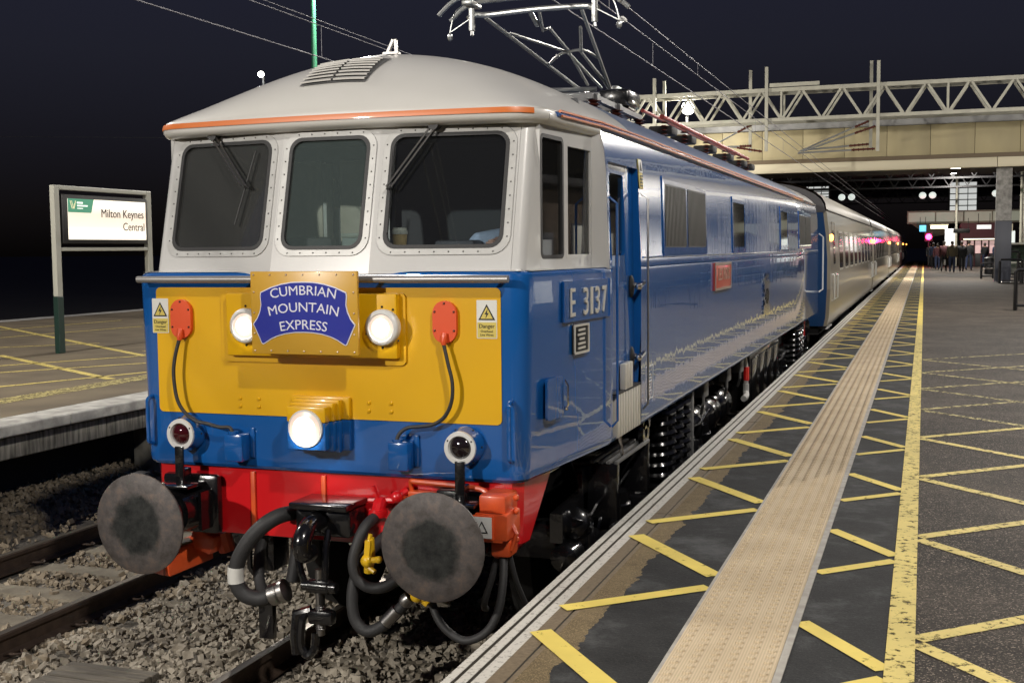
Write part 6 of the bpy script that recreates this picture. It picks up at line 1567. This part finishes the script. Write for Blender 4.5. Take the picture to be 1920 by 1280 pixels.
# lit departure display reflected by the coaches
# ------------------------------------------------------------------ passengers far along the platform
def person(x, y, h, head, coat, legs, label, bag=None, stride=.14, bulk=1.0):
    t = thing('person', label, 'person', (x, y, ZP), 'passengers walking along the platform', rotz=head)
    k = h/1.75
    V = [(0, 0, .95), (0, .01, 1.15), (0, .02, 1.36), (0, .03, 1.48), (0, .04, 1.56), (0, .05, 1.66), (0, .04, 1.73),
         (.19, .02, 1.42), (.25, -.03, 1.15), (.24, .08, .92), (.235, .11, .83), (-.19, .02, 1.42), (-.25, .05, 1.15), (-.24, -.04, .92), (-.235, -.03, .83),
         (.10, 0, .90), (.11, stride*.5, .50), (.11, stride*.9, .09), (.11, stride*.9+.16, .04), (-.10, 0, .90), (-.11, -stride*.3, .50), (-.11, -stride*1.2, .12), (-.11, -stride*1.2+.14, .05)]
    V = [(a*k, b*k, c*k) for a, b, c in V]
    Ed = [(0, 1), (1, 2), (2, 3), (3, 4), (4, 5), (5, 6), (2, 7), (7, 8), (8, 9), (9, 10), (2, 11), (11, 12), (12, 13), (13, 14), (0, 15), (15, 16), (16, 17), (17, 18), (0, 19), (19, 20), (20, 21), (21, 22)]
    b_ = bulk
    Ra = [(.17*b_, .14*b_), (.18*b_, .14*b_), (.19*b_, .14*b_), .09, .06, (.085, .10), .06, .09*b_, .065, .05, .04, .09*b_, .065, .05, .04, .11, .08, .055, .045, .11, .08, .055, .045]
    def fn(c):
        z = c.z/k
        if z > 1.50: return 2
        if z > .98-.08*(bulk-1): return 0
        if abs(c.x/k) > .19 and z > .86: return 0
        if abs(c.x/k) > .19: return 2
        if z < .09: return 3
        return 1
    o = skinned('body', V, Ed, Ra, t, [coat, legs, M['skin'], M['blackcloth']], fn, 1)
    g = G(); g.sphere((0, .03*k, 1.675*k), .105, 10, 8, (.95, 1.1, 1.15)); hr_ = g.build('hair', M['hair'], t, (0, 0, 0)); hr_.location = (0, 0, 0)
    if bag:
        bt = thing('carrier_bag', bag[0], 'bag', (x+bag[1], y, ZP))
        g = G(); g.box((x+bag[1], y+.05, ZP+.58), (.12, .30, .36), None, .05); g.build('bag_body', bag[2], bt)
        g = G(); g.path(catmull([(x+bag[1], y-.04, ZP+.74), (x+bag[1], y, ZP+.83), (x+bag[1], y+.12, ZP+.83), (x+bag[1], y+.15, ZP+.74)], 3), .008, 5); g.build('handles', bag[2], bt)
person(4.72, 70, 1.86, .05, M['olive'], M['navy'], 'person in an olive coat and blue jeans walking away, nearest of the group', None, .14, 1.5)
person(5.30, 71.5, 1.84, .15, M['blackcloth'], M['blackcloth'], 'person in black clothes walking beside the olive coat', None, .18, 1.4)
person(5.85, 76, 1.90, -.3, M['blackcloth'], M['navy'], 'bulky person in a black coat with dark blue trousers right of the walking group', None, .14, 1.45)
person(4.30, 72.5, 1.86, -.1, M['maroon'], M['blackcloth'], 'person in a maroon coat carrying a white bag', ('white carrier bag held beside the maroon coat', .05, M['whitebag']), .18, 1.3)
person(3.75, 83, 1.80, .3, M['navy'], M['blackcloth'], 'person in dark blue walking near the platform edge by the coaches', None, .12, 1.2)
person(3.98, 79, 1.72, .1, M['maroon'], M['navy'], 'shorter person in maroon and navy just behind the white carrier bag', None, .12, 1.2)
person(3.55, 89.5, 1.75, .2, M['blackcloth'], M['blackcloth'], 'person in black beneath the red signal', None, .12, 1.2)
person(7.3, 87, 1.75, .4, M['blackcloth'], M['navy'], 'person in black standing at the kiosk, left of two', None, .05, 1.2)
person(8.0, 86.5, 1.72, .9, M['navy'], M['blackcloth'], 'person in navy standing at the kiosk near the column', None, .05, 1.2)
# lamps under the bridge and the far roof that light the far platform
GPL = 'square lamps under the bridge and far roof'
for i, (x, y, z, e) in enumerate(((4.5, 55, 6.2, 900), (5, 72, 7.6, 1200), (5, 84, 7.6, 900), (-8, 72, 7.6, 300))):
    t = thing('ceiling_lamp', ('square lamp under the bridge deck', 'square lamp under the near part of the station roof', 'square lamp under the far part of the station roof', 'square lamp under the station roof above the left platform')[i], 'ceiling lamp', (x, y, z), GPL)
    g = G(); g.box((x, y, z+.04), (.5, .5, .08), None, .01); g.build('housing', M['hull'], t)
    g = G(); g.box((x, y, z-.01), (.42, .42, .02)); g.build('diffuser', M['whitelamp'], t)
    ld = bpy.data.lights.new('lamp_light', 'AREA'); ld.size = .42; ld.energy = e; ld.color = LW; lo = bpy.data.objects.new('lamp_light', ld); place(lo, t, (x, y, z-.03))

# long low platform building to the right: its lit windows are what the locomotive side mirrors
wb = thing('platform_building', 'low pale platform building with lit windows right of the view', 'building', (15, 28, ZP))
g = G(); g.bx(13.0, 17.0, 4, 48.4, ZP, 4.3, .02); g.build('wall', M['wallbrick'], wb)
g = G(); g.bx(12.4, 17.2, 3.6, 48.7, 4.31, 4.55, .03); g.build('roof', M['darksteel'], wb)
for i in range(18):
    y = 5.2+i*2.4
    if i % 5 == 3:
        g = G(); g.bx(12.93, 13.0, y, y+1.1, ZP, 3.0, .01); d_ = g.build('door', M['slate'], wb); g = G(); g.bx(12.90, 12.928, y+.2, y+.9, 1.9, 2.8); g.build('door_pane', M['towerglow'], d_)
    else:
        g = G(); g.bx(12.93, 13.0, y, y+1.6, 1.75, 3.3, .01); d_ = g.build('window', M['slate'], wb); g = G(); g.bx(12.90, 12.928, y+.08, y+1.52, 1.83, 3.22); g.build('pane', M['winglow'], d_)

# hanging signs, posts and lit fittings crowding the far end of the platform
for x, y, z, w_, h_, m_, nm, lb, ct in ((5.6, 84, 3.55, 1.1, .30, 'signbox', 'hanging_sign', 'dark hanging platform sign in front of the kiosk fascia', 'hanging sign'), (6.9, 80, 3.75, .9, .28, 'boardglow', 'hanging_sign', 'white hanging platform sign below the glazed walkway', 'hanging sign'), (3.0, 94, 3.9, .5, .5, 'blueglow', 'display_screen', 'small blue display screen above the red signal', 'display screen')):
    t = thing(nm, lb, ct, (x, y, z))
    g = G(); g.bx(x-w_/2, x+w_/2, y, y+.12, z-h_/2, z+h_/2, .01); g.build('panel', M[m_], t)
    for q in (-.4, .4):
        g = G(); g.cyl((x+q*w_, y+.06, z+h_/2), (x+q*w_, y+.06, z+.9), .02, .02, 6); g.build('hanger', M['darksteel'], t)
for i, (x, y, lb) in enumerate(((5.35, 88.5, 'slim pale post left of the kiosk'), (9.6, 83, 'slim pale post hidden at the bridge column'), (8.9, 76, 'slim pale post just left of the bridge column'))):
    t = thing('roof_post', lb, 'post', (x, y, ZP), 'slim posts holding the station roof')
    g = G(); g.cyl((x, y, ZP), (x, y, 8.0), .09, .09, 10); g.build('shaft', M['gantry'], t)
    g = G(); g.box((x, y, ZP+.03), (.3, .3, .06), None, .01); g.build('foot', M['slate'], t)
t = thing('litter_bin', 'dark round litter bin beside the walking passengers', 'bin', (6.6, 66, ZP))
g = G(); g.lathe([(.24, 0), (.26, .05), (.26, .80), (.22, .86)], (6.6, 66, ZP), (0, 0, 1), 18); g.build('drum', M['darksteel'], t)
g = G(); g.lathe([(.27, .86), (.27, .90), (.10, .96)], (6.6, 66, ZP), (0, 0, 1), 18); g.build('lid', M['bench'], t)
t = thing('strip_light', 'long cream strip light over the kiosk counter', 'strip light', (7.4, 89.6, 2.98))
g = G(); g.bx(5.9, 9.0, 89.6, 89.75, 2.95, 3.02); g.build('tube', M['warmglow'], t); g = G(); g.bx(5.9, 9.0, 89.58, 89.77, 3.025, 3.08); g.build('batten', M['hull'], t)
